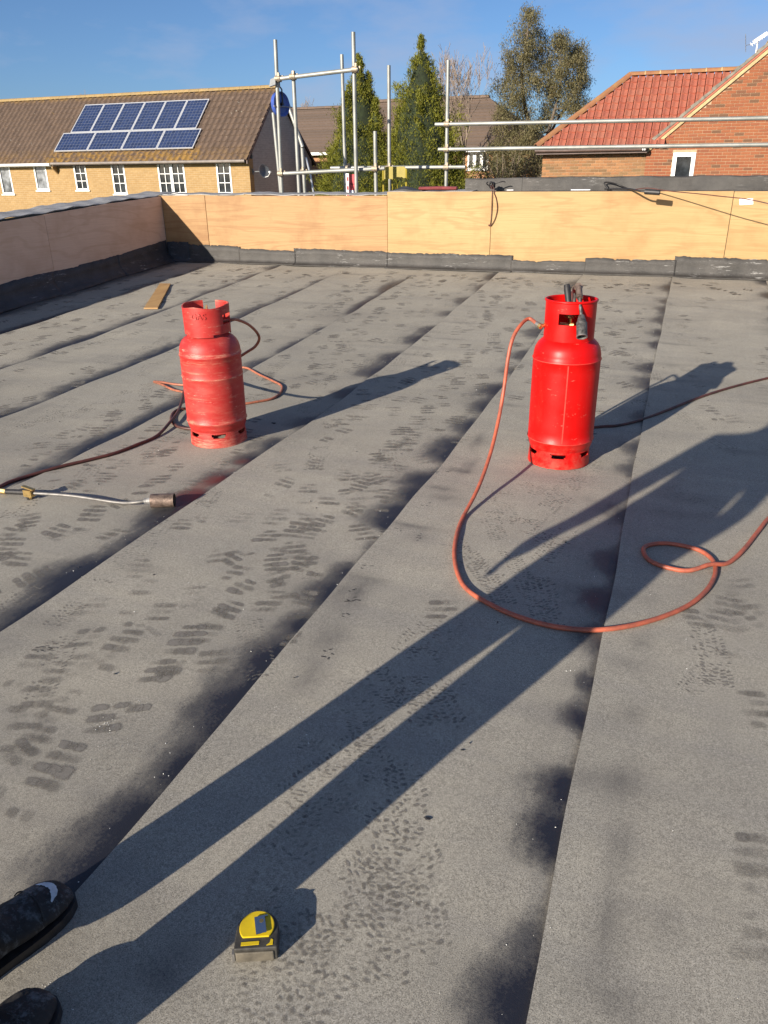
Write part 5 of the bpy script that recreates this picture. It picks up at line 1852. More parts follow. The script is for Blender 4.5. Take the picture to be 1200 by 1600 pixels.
def conifer(label, x, y, tip, low, seed, leaders, wide=1.0):
    """leaders: (dx, dy, tip z, radius factor) of the separate spires that make up the outline"""
    rg = np.random.default_rng(seed)
    t = thing('conifer_tree', (x, y, GROUND_Z), label, 'tree', 'pair of conifers')
    mb = MB()
    mb.tube([(x, y, GROUND_Z), (x + .03, y, 0), (x, y, tip - .6)], [.22, .14, .02], 8)
    mb.build('trunk', M['trunk'], t, smooth=50)
    Cs, Ds, Ls, Ws = [], [], [], []
    inner = MB()
    dk, rk = [0, .35, .85, 1.8, 2.7, 4.0, 5.4], [.02, .14, .34, .78, 1.10, 1.30, 1.38]
    for li, (dx, dy, tz, rf_) in enumerate(leaders):
        H_ = tz - low
        nb = int(330 * rf_ * H_ / 4)
        for i in range(nb):
            dep = H_ * rg.random() ** 0.62
            zz = tz - dep
            rr = np.interp(dep, dk, rk) * rf_ * wide
            ang = rg.random() * 2 * math.pi
            bump = 1 + .20 * math.sin(3 * ang + 4.1 * dep + seed + li) + .16 * math.sin(5 * ang - 7.3 * dep)
            q = rr * bump * (1 - .38 * rg.random() ** 2)
            size = .34 + .80 * min(1, dep / 2.4)
            q = max(.0, q - .20 * size)
            c = np.array([x + dx + q * math.cos(ang), y + dy + q * math.sin(ang), zz])
            f = max(0.0, 1 - dep / 3.5)
            out = np.array([math.cos(ang), math.sin(ang), .75 + 2.2 * f])
            out /= np.linalg.norm(out)
            m = 150
            u_ = rg.random(m)
            spread_ = (.025 + .085 * np.sin(math.pi * np.clip(u_ * .9 + .1, 0, 1)))[:, None] * size
            sp = rg.normal(size=(m, 3)) * spread_
            along = u_[:, None] * .40 * size * out[None, :]
            Cs.append(c[None, :] + sp + along)
            Ds.append(out[None, :] * 1.2 + rg.normal(size=(m, 3)) * .5)
            Ls.append(rg.uniform(.035, .085, m))
            Ws.append(rg.uniform(.010, .024, m))
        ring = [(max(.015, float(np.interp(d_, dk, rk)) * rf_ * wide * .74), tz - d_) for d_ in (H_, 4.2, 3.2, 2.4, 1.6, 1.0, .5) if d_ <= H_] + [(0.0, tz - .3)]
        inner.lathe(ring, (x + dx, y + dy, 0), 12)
    inner.build('dark_core', M['conifer_core'], t, smooth=60)  # dark solid core standing in for shade inside the crown
    leaf_mesh('crown', np.concatenate(Cs), np.concatenate(Ds), np.concatenate(Ls), np.concatenate(Ws), M['conifer'], t, seed)
    return t


cy = 22.0
t1, t2 = atY(561, 86, cy), atY(661, 56, cy)
conifer('left conifer with rounded spire behind the scaffold', t1.x, cy, t1.z, -.6, 3,
        [(0.0, 0, t1.z, .86), (-.62, .1, t1.z - 1.55, .55), (.52, -.2, t1.z - 1.0, .50), (-.2, -.4, t1.z - .85, .62), (-.95, 0, t1.z - 2.2, .45), (.22, .1, t1.z - .30, .42), (-.5, -.3, t1.z - 1.9, .7), (.5, -.3, t1.z - 1.9, .62)], 1.10)
conifer('right taller conifer with pointed spire behind the scaffold', t2.x - .02, cy, t2.z, -.6, 5,
        [(0.0, 0, t2.z, .92), (.70, .1, t2.z - 1.9, .55), (-.60, -.2, t2.z - 1.6, .5), (.1, -.5, t2.z - 1.3, .65), (1.1, 0, t2.z - 2.5, .40), (-.9, .1, t2.z - 2.5, .42), (.28, 0, t2.z - .75, .36), (-.55, -.3, t2.z - 2.0, .7), (.6, -.3, t2.z - 2.0, .72)], 1.10)


def branch_tree(mb, p, d, length, r0, depth, r, ends, spread=.5, upb=.15, n=5, minr=.004):
    pts, rs = [p], [r0]
    q, dd_ = Vector(p), Vector(d).normalized()
    k = 4
    for i in range(k):
        dd_ = (dd_ + Vector((r.uniform(-1, 1), r.uniform(-1, 1), r.uniform(-.5, 1))) * .14 + Vector((0, 0, upb * .3))).normalized()
        q = q + dd_ * (length / k)
        pts.append(q)
        rs.append(max(minr, r0 * (1 - .45 * (i + 1) / k)))
    mb.tube(pts, rs, n)
    ends.append((pts[-1], depth))
    if depth == 0:
        return
    for i in range(r.choice((2, 3, 3))):
        f = r.uniform(.35, 1.0) if i else 1.0
        idx = min(k, max(1, int(round(f * k))))
        w = Vector((r.uniform(-1, 1), r.uniform(-1, 1), r.uniform(-.3, .8))).normalized()
        nd = (dd_ * (1 - spread) + w * spread + Vector((0, 0, upb))).normalized()
        branch_tree(mb, pts[idx], nd, length * r.uniform(.62, .85), rs[idx] * .68, depth - 1, r, ends, spread, upb, max(3, n - 1), minr)


def bare_tree(label, px, py_top, Y, h, seed, depth=5, r0=.07, spread=.48, trunk_h=None):
    r = random.Random(seed)
    top = atY(px, py_top, Y)
    base_z = top.z - h
    t = thing('bare_tree', (top.x, Y, GROUND_Z), label, 'tree', 'leafless trees')
    MB().tube([(top.x, Y, GROUND_Z), (top.x + .05, Y, base_z)], [r0 * 1.8, r0 * 1.1], 7).build('trunk', M['twig'], t, smooth=50)
    mb = MB()
    ends = []
    for i in range(4):
        branch_tree(mb, Vector((top.x + .05, Y, base_z - .02)), Vector((r.uniform(-.5, .5), r.uniform(-.4, .4), 1)), h * .36, r0, depth, r, ends, spread, .22, 5, .006)
    zmax = max(p.z for p, _ in ends)
    s = (top.z - base_z) / max(.1, zmax - base_z)
    mb.v = [(v[0], v[1], base_z + (v[2] - base_z) * s) for v in mb.v]
    mb.build('crown', M['twig'], t, smooth=60)


bare_tree('leafless tree with fine branches between the tall conifer and the eucalyptus', 727, 62, 29.0, 3.6, 11, 5, .06, .45)
bare_tree('leafless twigs rising over the far brown roof beside the hoist wheel', 478, 150, 46.0, 1.9, 12, 4, .03, .5)
bare_tree('leafless treetop peeping over the solar roof ridge at the left', 125, 139, 48.0, 1.6, 13, 4, .03, .55)

# eucalyptus
r = random.Random(31)
EYp = 30.0
et = thing('eucalyptus_tree', (atY(845, 280, EYp).x, EYp, GROUND_Z), 'tall grey green eucalyptus with open crown left of the tiled hip roof', 'tree')
limbs = MB()
foot = Vector((atY(850, 280, EYp).x, EYp, GROUND_Z))
fork = atY(846, 272, EYp)
limbs.tube([foot, (foot + fork) / 2 + Vector((.05, 0, 0)), fork], [.24, .19, .15], 9)
limbs.build('trunk', M['pale_bark'], et, smooth=50)
# clumps: photo x, y, half width px, half height px
CL = [(828, 25, 14, 16), (822, 52, 26, 24), (812, 80, 32, 26), (838, 75, 22, 26), (800, 112, 32, 26), (826, 105, 34, 28), (790, 150, 26, 26), (815, 150, 34, 28), (786, 185, 20, 22), (812, 190, 28, 26),
      (878, 62, 17, 18), (872, 88, 24, 22), (892, 88, 22, 22), (905, 85, 18, 17), (862, 112, 28, 24), (892, 115, 28, 24), (908, 110, 16, 22), (905, 138, 20, 20), (880, 140, 28, 22), (855, 145, 24, 20), (890, 165, 26, 18), (865, 172, 20, 16), (905, 160, 14, 16),
      (838, 130, 20, 24), (782, 230, 22, 24), (800, 250, 28, 22), (830, 240, 24, 26), (776, 262, 16, 20), (840, 262, 24, 18), (815, 222, 24, 18), (838, 205, 16, 18), (770, 245, 14, 20), (800, 272, 26, 16), (850, 190, 13, 14)]
Cs, Ds, Ls, Ws = [], [], [], []
lm = MB()
rg = np.random.default_rng(17)
k_px = 1202.0
main = [fork, atY(838, 225, EYp), atY(822, 175, EYp), atY(815, 120, EYp + .1), atY(822, 70, EYp), atY(828, 20, EYp)]
side_ = [fork, atY(852, 225, EYp), atY(866, 175, EYp - .2), atY(876, 130, EYp - .2), atY(876, 75, EYp)]
side2 = [atY(852, 225, EYp), atY(872, 185, EYp + .2), atY(898, 145, EYp + .3), atY(906, 95, EYp + .2)]
for path, ra in ((main, .11), (side_, .085), (side2, .06)):
    sp = smooth_poly(path, 5)
    lm.tube(sp, [ra * (1 - .85 * i / (len(sp) - 1)) for i in range(len(sp))], 7)
spine = smooth_poly(main, 8) + smooth_poly(side_, 8) + smooth_poly(side2, 8)
for (cx, cy2, hx, hy) in CL:
    Yc = EYp + r.uniform(-.9, .9)
    c = atY(cx, cy2, Yc)
    dist = (c - ORG).dot(fw)
    ax, az = hx * dist / k_px, hy * dist / k_px
    # a twig from the nearest lower limb point
    near = min(spine, key=lambda p: (p - c).length + (2 if p.z > c.z else 0))
    lm.tube(smooth_poly([near, (near + c) / 2 + Vector((r.uniform(-.1, .1), r.uniform(-.1, .1), -.05)), c], 4), [.03, .027, .024, .02, .018, .016, .014, .012, .008], 5)
    nsub = int(11 + hx * hy / 38)
    for _ in range(nsub):
        d3 = rg.normal(size=3)
        d3 /= np.linalg.norm(d3)
        rr = rg.random() ** .45
        sc_ = np.array([c.x + d3[0] * ax * rr, c.y + d3[1] * ax * rr, c.z + d3[2] * az * rr])
        m = 85
        Cs.append(sc_ + rg.normal(size=(m, 3)) * np.array([.095, .095, .11]))
        Ds.append(np.array([0, 0, -.75]) + rg.normal(size=(m, 3)) * .6)
        Ls.append(rg.uniform(.05, .11, m))
        Ws.append(rg.uniform(.013, .028, m))
lm.build('limbs', M['trunk'], et, smooth=50)
leaf_mesh('crown', np.concatenate(Cs), np.concatenate(Ds), np.concatenate(Ls), np.concatenate(Ws), M['euc'], et, 3)
# shrub in front of its foot
st_ = atY(800, 262, 27.5)
sb = thing('shrub', (st_.x, 27.5, GROUND_Z), 'straggly brown green shrub below the eucalyptus crown', 'shrub')
mb = MB()
Cs, Ds, Ls, Ws = [], [], [], []
for i in range(60):
    a0 = Vector((st_.x + r.uniform(-.5, .5), 27.5 + r.uniform(-.3, .3), -.5))
    b0_ = Vector((st_.x + r.uniform(-1.35, 1.0), 27.5 + r.uniform(-.5, .5), r.uniform(.9, 1.95)))
    mb.tube([a0, (a0 + b0_) / 2 + Vector((r.uniform(-.2, .2), 0, .1)), b0_], [.016, .011, .005], 4)
    m = 70
    f = rg.random((m, 1))
    A_, B_ = np.array(a0), np.array(b0_)
    Cs.append(A_ + (B_ - A_) * (.35 + .65 * f) + rg.normal(size=(m, 3)) * .12)
    Ds.append(rg.normal(size=(m, 3)) + np.array([0, 0, .3]))
    Ls.append(rg.uniform(.06, .13, m))
    Ws.append(rg.uniform(.02, .045, m))
mb.tube([(st_.x, 27.5, GROUND_Z), (st_.x, 27.5, -.4)], .1, 6)
mb.build('stems', M['twig'], sb)
leaf_mesh('foliage', np.concatenate(Cs), np.concatenate(Ds), np.concatenate(Ls), np.concatenate(Ws), M['hedge'], sb, 4)

# ------------------------------------------------------------------ gas cylinders
def shell(r0, r1, z0, z1, th, na, nz, keep, top=None):
    """thick upright ring; keep(angle, z) says whether a cell is solid, top(angle) lowers the rim"""
    bm = bmesh.new()
    vs = []
    for i in range(nz + 1):
        f = i / nz
        rowv = []
        for k in range(na):
            a = 2 * math.pi * k / na
            zt = z1 if top is None else top(a)
            z = z0 + (zt - z0) * f if f > .5 else z0 + (z1 - z0) * f * ((zt - z0) / (z1 - z0))
            rr = r0 + (r1 - r0) * f
            rowv.append(bm.verts.new((rr * math.cos(a), rr * math.sin(a), z)))
        vs.append(rowv)
    for i in range(nz):
        for k in range(na):
            k2 = (k + 1) % na
            am = 2 * math.pi * (k + .5) / na
            zm = z0 + (z1 - z0) * (i + .5) / nz
            if keep(am, zm):
                bm.faces.new((vs[i][k], vs[i][k2], vs[i + 1][k2], vs[i + 1][k]))
    for v in [v for v in bm.verts if not v.link_faces]:
        bm.verts.remove(v)
    bmesh.ops.recalc_face_normals(bm, faces=bm.faces[:])
    bmesh.ops.solidify(bm, geom=bm.faces[:], thickness=th)
    return bm


def bm_obj(bm, name, mat, parent, smooth=40, local=True):
    me = bpy.data.meshes.new(name)
    bm.to_mesh(me)
    bm.free()
    me.polygons.foreach_set('use_smooth', [True] * len(me.polygons))
    me.set_sharp_from_angle(angle=rad(smooth))
    me.materials.append(mat)
    return link_mesh(name, me, parent, local)


def adiff(a, b):
    return (a - b + math.pi) % (2 * math.pi) - math.pi


def cylinder(loc, label, mat, front, H_, collar_top, collar_z0, worn):
    t = thing('gas_cylinder', loc, label, 'gas cylinder', 'gas cylinders on the roof')
    sz = H_ / .795
    R_ = .159
    zs = .52 * sz
    prof = [(0.0, .05), (.10, .055), (.135, .066), (.149, .085), (.156, .105), (.1585, .122), (.1622, .126), (.1622, .131), (.159, .135)]
    prof += [(.159 + (.0006 * math.sin(9 * i) if worn else 0), .135 + (zs - .145) * (i + 1) / 9) for i in range(8)]
    if worn:
        zm = .37
        prof = [p for p in prof if not (.35 < p[1] < .39)]
        prof = sorted(prof[2:] + [(.159, zm - .008), (.1612, zm - .003), (.1612, zm + .003), (.159, zm + .008)], key=lambda p: p[1])
        prof = [(0.0, .05), (.10, .055)] + prof
    prof += [(.159, zs - .006), (.1622, zs - .002), (.1622, zs + .003), (.1588, zs + .007), (.1575, zs + .025), (.152, zs + .050), (.141, zs + .071), (.124, zs + .088), (.10, zs + .099), (.06, zs + .107), (0.0, zs + .109)]
    MB().lathe(prof, n=64).build('tank', mat, t, smooth=50, local=True)
    if not worn:
        for zw in (.1285, zs + .0005):
            MB().tube([(.1606 * math.cos(w), .1606 * math.sin(w), zw) for w in lin(0, 2 * math.pi, 65)], .0026, 6, cap=False).build('weld_seam', M['red_weld'], t, smooth=60, local=True)
    # vertical weld
    if not worn:
        a = front + rad(4)
        w = MB()
        for z0_, z1_ in ((.135, zs - .007),):
            c, s = math.cos(a), math.sin(a)
            w.obox(Vector((c * .1592, s * .1592, (z0_ + z1_) / 2)), Vector((-s, c, 0)) * .0030, Vector((c, s, 0)) * .0022, Vector((0, 0, (z1_ - z0_) / 2)))
        w.build('weld_seam', M['red_weld'], t, local=True)
    slots = [front + rad(60) * i for i in range(6)]

    def foot_keep(a_, z):
        for s in slots:
            half = rad(11) + (z - .05) / .03 * rad(6)
            if abs(adiff(a_, s)) < half and .052 < z < .078:
                return False
        return True
    bm_obj(shell(.152, .146, 0.0, .090, .006, 120, 12, foot_keep), 'foot_ring', mat, t)
    if not worn:
        def ck(a_, z):
            d = adiff(a_, front)
            if abs(d + rad(-2)) < rad(27) and .688 < z < .738:
                return False
            return True
        bm_obj(shell(.117, .117, collar_z0, collar_top, .007, 96, 22, ck), 'collar', mat, t)
        rim = MB()
        rim.tube([(.1165 * math.cos(w), .1165 * math.sin(w), collar_top) for w in lin(0, 2 * math.pi, 64)], .0062, 8, cap=False)
        rim.build('collar_rim', mat, t, smooth=60, local=True)
    else:
        def top(a_):
            d = math.degrees(adiff(a_, front))
            z = collar_top
            z -= .013 * max(0, 1 - abs(d - 12) / 42) ** .7
            z -= .012 * max(0, 1 - abs(d + 70) / 50)
            return z

        def ck(a_, z):
            d = math.degrees(adiff(a_, front))
            dd2 = math.degrees(a_) % 360
            if 96 < dd2 < 130 and z > collar_z0 + .06:
                return False
            if 41 < d < 82 and .638 < z < .690:
                return False
            if 12 < d < 88 and z < collar_z0 + .012:
                return False
            if -95 < d < -62 and z < collar_z0 + .012:
                return False
            return True
        bm_obj(shell(.118, .120, collar_z0, collar_top, .006, 120, 24, ck, top), 'collar', mat, t)
    # valve
    v = MB()
    v.tube([(0, 0, zs + .10), (0, 0, zs + .145)], .018, 10).tube([(0, 0, zs + .145), (0, 0, zs + .20)], .011, 8)
    v.tube([(-.045, 0, zs + .15), (.02, 0, zs + .15)], .013, 8)
    if not worn:
        v.tube([(0, 0, zs + .19), (0, 0, zs + .215)], .03, 12)
    else:
        v.tube([(0, 0, zs + .20), (.004, .004, collar_top - .008)], [.011, .004], 8)
    v.build('valve', M['brass'], t, smooth=40, local=True)
    return t


B2 = G(872, 718)
B1 = G(343, 688)
front2 = math.atan2(-B2.y, -B2.x)
front1 = math.atan2(-B1.y, -B1.x)
cyl2 = cylinder((B2.x, B2.y, B2.z), 'bright red gas cylinder with a torch hooked in its collar', M['red'], front2, .795, .790, .606, False)
cyl1 = cylinder((B1.x, B1.y, B1.z), 'scuffed faded red gas cylinder with battered collar and looped hose', M['red_worn'], front1, .735, .735, .580, True)
# embossed letters on the old collar
fc = bpy.data.curves.new('letters', 'FONT')
fc.body = 'GAS'
fc.size = .042
fc.extrude = .0016
fc.align_x = 'CENTER'
fo = bpy.data.objects.new('letters', fc)
COL.objects.link(fo)
bpy.context.view_layer.update()
lme = bpy.data.meshes.new_from_object(fo.evaluated_get(bpy.context.evaluated_depsgraph_get()))
bpy.data.objects.remove(fo)
for v in lme.vertices:
    a = front1 - rad(20) + v.co.x / .121
    rr = .1212 + v.co.z
    v.co = (rr * math.cos(a), rr * math.sin(a), .672 + v.co.y + .02 * v.co.x)
lme.materials.clear()
lme.materials.append(M['red_worn'])
link_mesh('embossed_lettering', lme, cyl1, True)

# ------------------------------------------------------------------ hoses
hj = random.Random(77)


def ground_path(pix, rr):
    out = [G(px, py, rr) for px, py in pix]
    return [p + Vector((hj.uniform(-.004, .004), hj.uniform(-.004, .004), 0)) for p in out]


HR = .0085


def plane_pt(px, py, A, B):
    """where the line of sight meets the upright plane through A and B"""
    n_ = Vector((B.y - A.y, A.x - B.x, 0))
    d = ray(px, py)
    k = (A - ORG).dot(n_) / d.dot(n_)
    return ORG + d * k


camr = Vector((rt.x, rt.y, 0)).normalized()
conn = B2 + Vector((-camr.x * .118, -camr.y * .118, .675))
sx_, sy_ = math.cos(SUN_AZ), math.sin(SUN_AZ)


def sun_side(px, py, c):
    """point on the line of sight at a given offset across the sun's direction"""
    d = ray(px, py)
    return ORG + d * (c / (d.x * sx_ - d.y * sy_))


path = [conn + Vector((camr.x * -.03, camr.y * -.03, .0))]
c_conn = path[0].x * sx_ - path[0].y * sy_
cyl_edge = B2.x * sx_ - B2.y * sy_ - .172
c_touch = G(728, 802).x * sx_ - G(728, 802).y * sy_
for px, py, f in ((826, 498, 0), (811, 511, 0), (800, 532, 0), (793, 565, 0), (787, 610, 0), (779, 655, .12), (768, 702, .40), (754, 745, .70), (741, 775, .9)):
    path.append(sun_side(px, py, min(c_conn, cyl_edge) * (1 - f) + c_touch * f))
path += ground_path(((722, 812), (714, 840), (711, 872), (716, 902), (733, 925), (770, 950), (815, 970), (865, 984), (920, 990), (975, 986), (1030, 972), (1075, 950), (1105, 925), (1118, 900), (1114, 880), (1098, 866), (1068, 857)), HR)
path += ground_path(((1036, 853), (1013, 857), (1006, 866), (1014, 879), (1040, 890), (1075, 894)), HR)
path += [G(1108, 891, HR * 2.9)] + ground_path(((1135, 882), (1160, 863), (1185, 832), (1205, 808), (1260, 760), (1350, 720)), HR)
mb = MB().tube(smooth_poly(path, 7), HR, 10)
hose2 = tag(mb.build('gas_hose', M['orange_hose'], smooth=70), 'orange gas hose looping from the bright red cylinder across the right of the roof', 'hose', 'gas hoses')
d = (path[0] - path[1]).normalized()
c_in = B2 + Vector((-camr.x * .112, -camr.y * .112, .678))
MB().tube([path[0] - d * .012, path[0] + d * .008], .0125, 10).build('crimp', M['steel'], hose2, smooth=40)
MB().tube([path[0] + d * .006, path[0] + d * .022], .013, 6).tube([path[0] + d * .02, c_in], .008, 8).build('brass_fitting', M['brass'], hose2, smooth=30)

# dark hose leaving the bright cylinder to the right
bk2 = Vector((B2.x, B2.y, 0)).normalized()
pb = [B2 + bk2 * .05 + Vector((0, 0, .70)), B2 + bk2 * .10 + Vector((0, 0, .80)), B2 + bk2 * .17 + Vector((0, 0, .74)), B2 + bk2 * .20 + Vector((0, 0, .35)), B2 + bk2 * .23 + Vector((0, 0, .05))] + ground_path(((915, 672), (940, 668), (965, 667), (1000, 659), (1040, 644), (1080, 629), (1120, 614), (1160, 602), (1205, 591), (1280, 575)), .008)
o = MB().tube(smooth_poly(pb, 7), .0078, 8).build('gas_hose', M['sooty_hose'], smooth=70)
tag(o, 'dark sooty hose running from behind the bright red cylinder to the right edge', 'hose', 'gas hoses')

# old cylinder's hose
pa = [B1 + Vector((camr.x * .02, camr.y * .02 + .02, .63)), B1 + Vector((camr.x * .11, camr.y * .11 + .03, .645))]
pa += [atY(px, py, B1.y + dy_) for px, py, dy_ in ((372, 500, .13), (388, 507, .20), (401, 519, .26), (405, 530, .30), (398, 542, .32), (383, 552, .32), (362, 568, .30), (350, 600, .27))]
pa += [G(352, 600, .03)] + ground_path(((366, 578), (385, 577), (405, 587), (428, 598), (440, 606), (438, 616), (425, 624), (400, 630), (375, 633), (340, 630), (312, 625)), HR) + [G(290, 620, HR * 3)]
pa += ground_path(((270, 612), (252, 603), (241, 599)), HR) + ground_path(((252, 602), (275, 606), (300, 608), (312, 612), (300, 622)), HR * 2.4)
o = MB().tube(smooth_poly(pa, 6), .0078, 8).build('gas_hose', M['old_hose'], smooth=70)
tag(o, 'faded orange hose coiled behind the scuffed red cylinder', 'hose', 'gas hoses')
pc = ground_path(((318, 672), (296, 672), (278, 669), (269, 662), (270, 652), (280, 644), (300, 640)), HR) + [G(310, 628, HR * 2.2), G(300, 616, HR * 4.5), G(290, 618, HR * 4.5), G(286, 634, HR * 4), G(280, 650, HR * 3), G(268, 665, HR * 3)] + ground_path(((245, 683), (215, 698), (180, 711), (140, 722), (95, 733), (50, 745), (20, 755), (0, 766)), HR)
pc2 = pc[:-1] + ground_path(((5, 762), (-12, 772)), HR)
o = MB().tube(smooth_poly(pc2, 6), .0088, 8).build('gas_hose', M['sooty_hose'], smooth=70)
tag(o, 'sooty brown hose running left from the scuffed cylinder to the torch', 'hose', 'gas hoses')

# ------------------------------------------------------------------ torch lying on the roof
tb0, tb1 = G(238, 793), G(274, 792)
tv, th_, te = G(48, 782), G(12, 777), G(-12, 774)
axis_t = (tb1 - tb0).normalized()
tr_ = thing('gas_torch', (tb0.x, tb0.y, tb0.z), 'long steel gas torch with wide burnt burner lying on the roof at the left', 'torch', 'gas torches')
rb_ = .031
up_b = Vector((0, 0, rb_ + .001))
MB().pipe(tb0 + up_b, tb1 + up_b, rb_, rb_ - .0025, 24).build('burner', M['burnt_steel'], tr_, smooth=40)
bk_ = tb0 + up_b
MB().tube([bk_ - axis_t * .002, bk_ + axis_t * .012], rb_ - .003, 20).tube([bk_ - axis_t * .03, bk_ + axis_t * .001], .014, 8).build('burner_back', M['grey_steel'], tr_, smooth=40)
lan = [bk_ - axis_t * .028, bk_ - axis_t * .075 + Vector((0, 0, -.006)), tv + (bk_ - tv) * .72 + Vector((0, 0, .002)), tv + (bk_ - tv) * .35 + Vector((0, 0, .020)), tv + Vector((0, 0, .032))]
lan[2].z = surf(lan[2].x, lan[2].y) + .013
MB().tube(smooth_poly(lan, 6), .0075, 10).build('lance', M['steel'], tr_, smooth=60)
vc = tv + Vector((0, 0, .032))
vd = (th_ - tv).normalized()
vr_ = Vector((-vd.y, vd.x, 0))
MB().obox(vc, vd * .022, vr_ * .014, Vector((0, 0, .016))).tube([vc, vc - vr_ * .0 + Vector((0, 0, -.03))], .010, 8).build('valve_body', M['brass'], tr_)
MB().tube([vc + Vector((0, 0, -.02)), vc + vd * .008 + Vector((0, 0, -.028))], .013, 8).build('valve_knob', M['black_rubber'], tr_)
MB().obox(vc + Vector((0, 0, .024)), vd * .030 + Vector((0, 0, .005)), vr_ * .009, Vector((0, 0, .003))).build('lever', M['brass'], tr_)
h1 = th_ + Vector((0, 0, .020))
MB().tube([vc + vd * .02, h1], .0125, 12).build('handle', M['black_rubber'], tr_, smooth=50)
MB().tube([h1, h1 + vd * .030], .0135, 6).tube([h1 + vd * .03, h1 + vd * .06 + Vector((0, 0, -.006))], .009, 8).build('brass_fitting', M['brass'], tr_, smooth=30)

# ------------------------------------------------------------------ small torch hooked in the bright cylinder's collar
fwd2 = Vector((-B2.x, -B2.y, 0)).normalized()           # towards the camera
P2 = lambda r_, f_, z_: B2 + camr * r_ + fwd2 * f_ + Vector((0, 0, z_))
ht = thing('gas_torch', P2(.0, .05, .78), 'small blackened gas torch hooked over the front of the bright red collar', 'torch', 'gas torches')
nb = smooth_poly([P2(.012, -.045, .70), P2(.014, -.04, .80), P2(.020, .0, .846), P2(.030, .06, .842), P2(.037, .105, .80), P2(.048, .135, .745), P2(.052, .142, .725)], 6)
MB().tube(nb, .0075, 10).build('neck', M['sooty_steel'], ht, smooth=60)
MB().tube([P2(.016, -.020, .832), P2(.026, .035, .850)], .020, 10).tube([P2(.027, .045, .852), P2(.036, .10, .810)], .0150, 10).build('valve_body', M['burnt_steel'], ht, smooth=40)
bu0, bu1 = P2(.051, .141, .735), P2(.060, .205, .655)
bd = (bu1 - bu0).normalized()
MB().tube([bu0 - bd * .004, bu0 + bd * .035], [.013, .023], 16).pipe(bu0 + bd * .033, bu1, .0245, .0205, 20).build('burner', M['sooty_steel'], ht, smooth=40)
MB().pipe(bu1 - bd * .004, bu1 + bd * .001, .0252, .0203, 20).build('burner_rim', M['steel'], ht, smooth=40)
MB().tube([bu0 + bd * .034, bu0 + bd * .040], .0206, 16).build('burner_throat', M['dark_in'], ht)
MB().tube([P2(-.010, .10, .775), P2(-.024, .065, .845), P2(-.028, .055, .862)], [.013, .0155, .0135], 12).build('handle', M['black_rubber'], ht, smooth=50)
MB().tube(smooth_poly([P2(-.010, .10, .775), P2(-.004, .06, .735), P2(.012, -.02, .70)], 5), .008, 8).build('lower_tube', M['grey_steel'], ht, smooth=50)

# ------------------------------------------------------------------ tape measure
tp = G(404, 1474)
ta = math.atan2(G(436, 1492).y - G(368, 1496).y, G(436, 1492).x - G(368, 1496).x)
tm = thing('tape_measure', (tp.x, tp.y, surf(tp.x, tp.y)), 'yellow and black tape measure with belt clip lying on the roof', 'tape measure', None, ta)
TW, TH = .041, .037


def dshape(s, y_front=-.036):
    pts_ = [(-TW * s, y_front * s), (TW * s, y_front * s), (TW * s, .005 * s)]
    for w in lin(0.15, math.pi - .15, 14):
        pts_.append((TW * s * math.cos(w) * 1.0, .005 * s + .040 * s * math.sin(w)))
    pts_.append((-TW * s, .005 * s))
    return pts_


o = MB().prism([Vector((x, y, .001)) for x, y in dshape(1.0)], (0, 0, TH - .003)).build('case', M['tape_black'], tm, local=True)
bevel_obj(o, .004, 3)
o = MB().prism([Vector((x, y, .003)) for x, y in ((-TW + .004, -.0395), (TW - .008, -.0395), (TW - .006, -.0355), (-TW + .002, -.0355))], (0, 0, TH - .012)).build('front_bumper', M['tape_dust'], tm, local=True)
bevel_obj(o, .0022, 2)
disc = [(.0335 * math.cos(w) - .001, .0085 + .0335 * math.sin(w)) for w in lin(rad(-42), rad(222), 30)]
o = MB().prism([Vector((x, y, TH - .0025)) for x, y in disc], (0, 0, .0040)).build('yellow_face', M['yellow'], tm, local=True)
bevel_obj(o, .0015, 2)
o = MB().prism([Vector((x, y, TH - .0022)) for x, y in ((-.028, -.0295), (.006, -.0285), (.006, -.0215), (-.028, -.0225))], (0, 0, .0012)).build('yellow_label', M['yellow'], tm, local=True)
MB().prism([Vector((x, y, TH - .0022)) for x, y in ((.020, -.031), (.032, -.030), (.032, -.020), (.028, -.018), (.026, -.026))], (0, 0, .0012)).build('yellow_lock', M['yellow'], tm, local=True)
cl = MB()
cl.obox((.006, .008, TH + .0052), (.0098, .002, 0), (-.0035, .0185, .0), (0, 0, .0008))
cl.obox((.0085, .0265, TH + .0033), (.0098, .002, 0), (0, .0012, 0), (0, 0, .0022))
o = cl.build('belt_clip', M['clip'], tm, local=True)
MB().lathe([(0.0, .0003), (.0042, .0003), (.0042, 0)], (.0075, .016, TH + .0060), 14).build('clip_slot', M['brass'], o, local=True)
MB().obox((-TW - .002, -.030, .012), (.0025, 0, 0), (0, .006, 0), (0, 0, .010)).build('hook', M['steel'], tm, local=True)

# ------------------------------------------------------------------ offcut board
bp = [G(225, 484), G(247, 484), G(267, 446), G(250, 446)]
for p in bp:
    p.z += .004
o = MB().prism(bp, (0, 0, .014)).build('timber_offcut', M['wood'])
bevel_obj(o, .002, 1)
tag(o, 'short timber offcut lying flat near the left parapet', 'board')

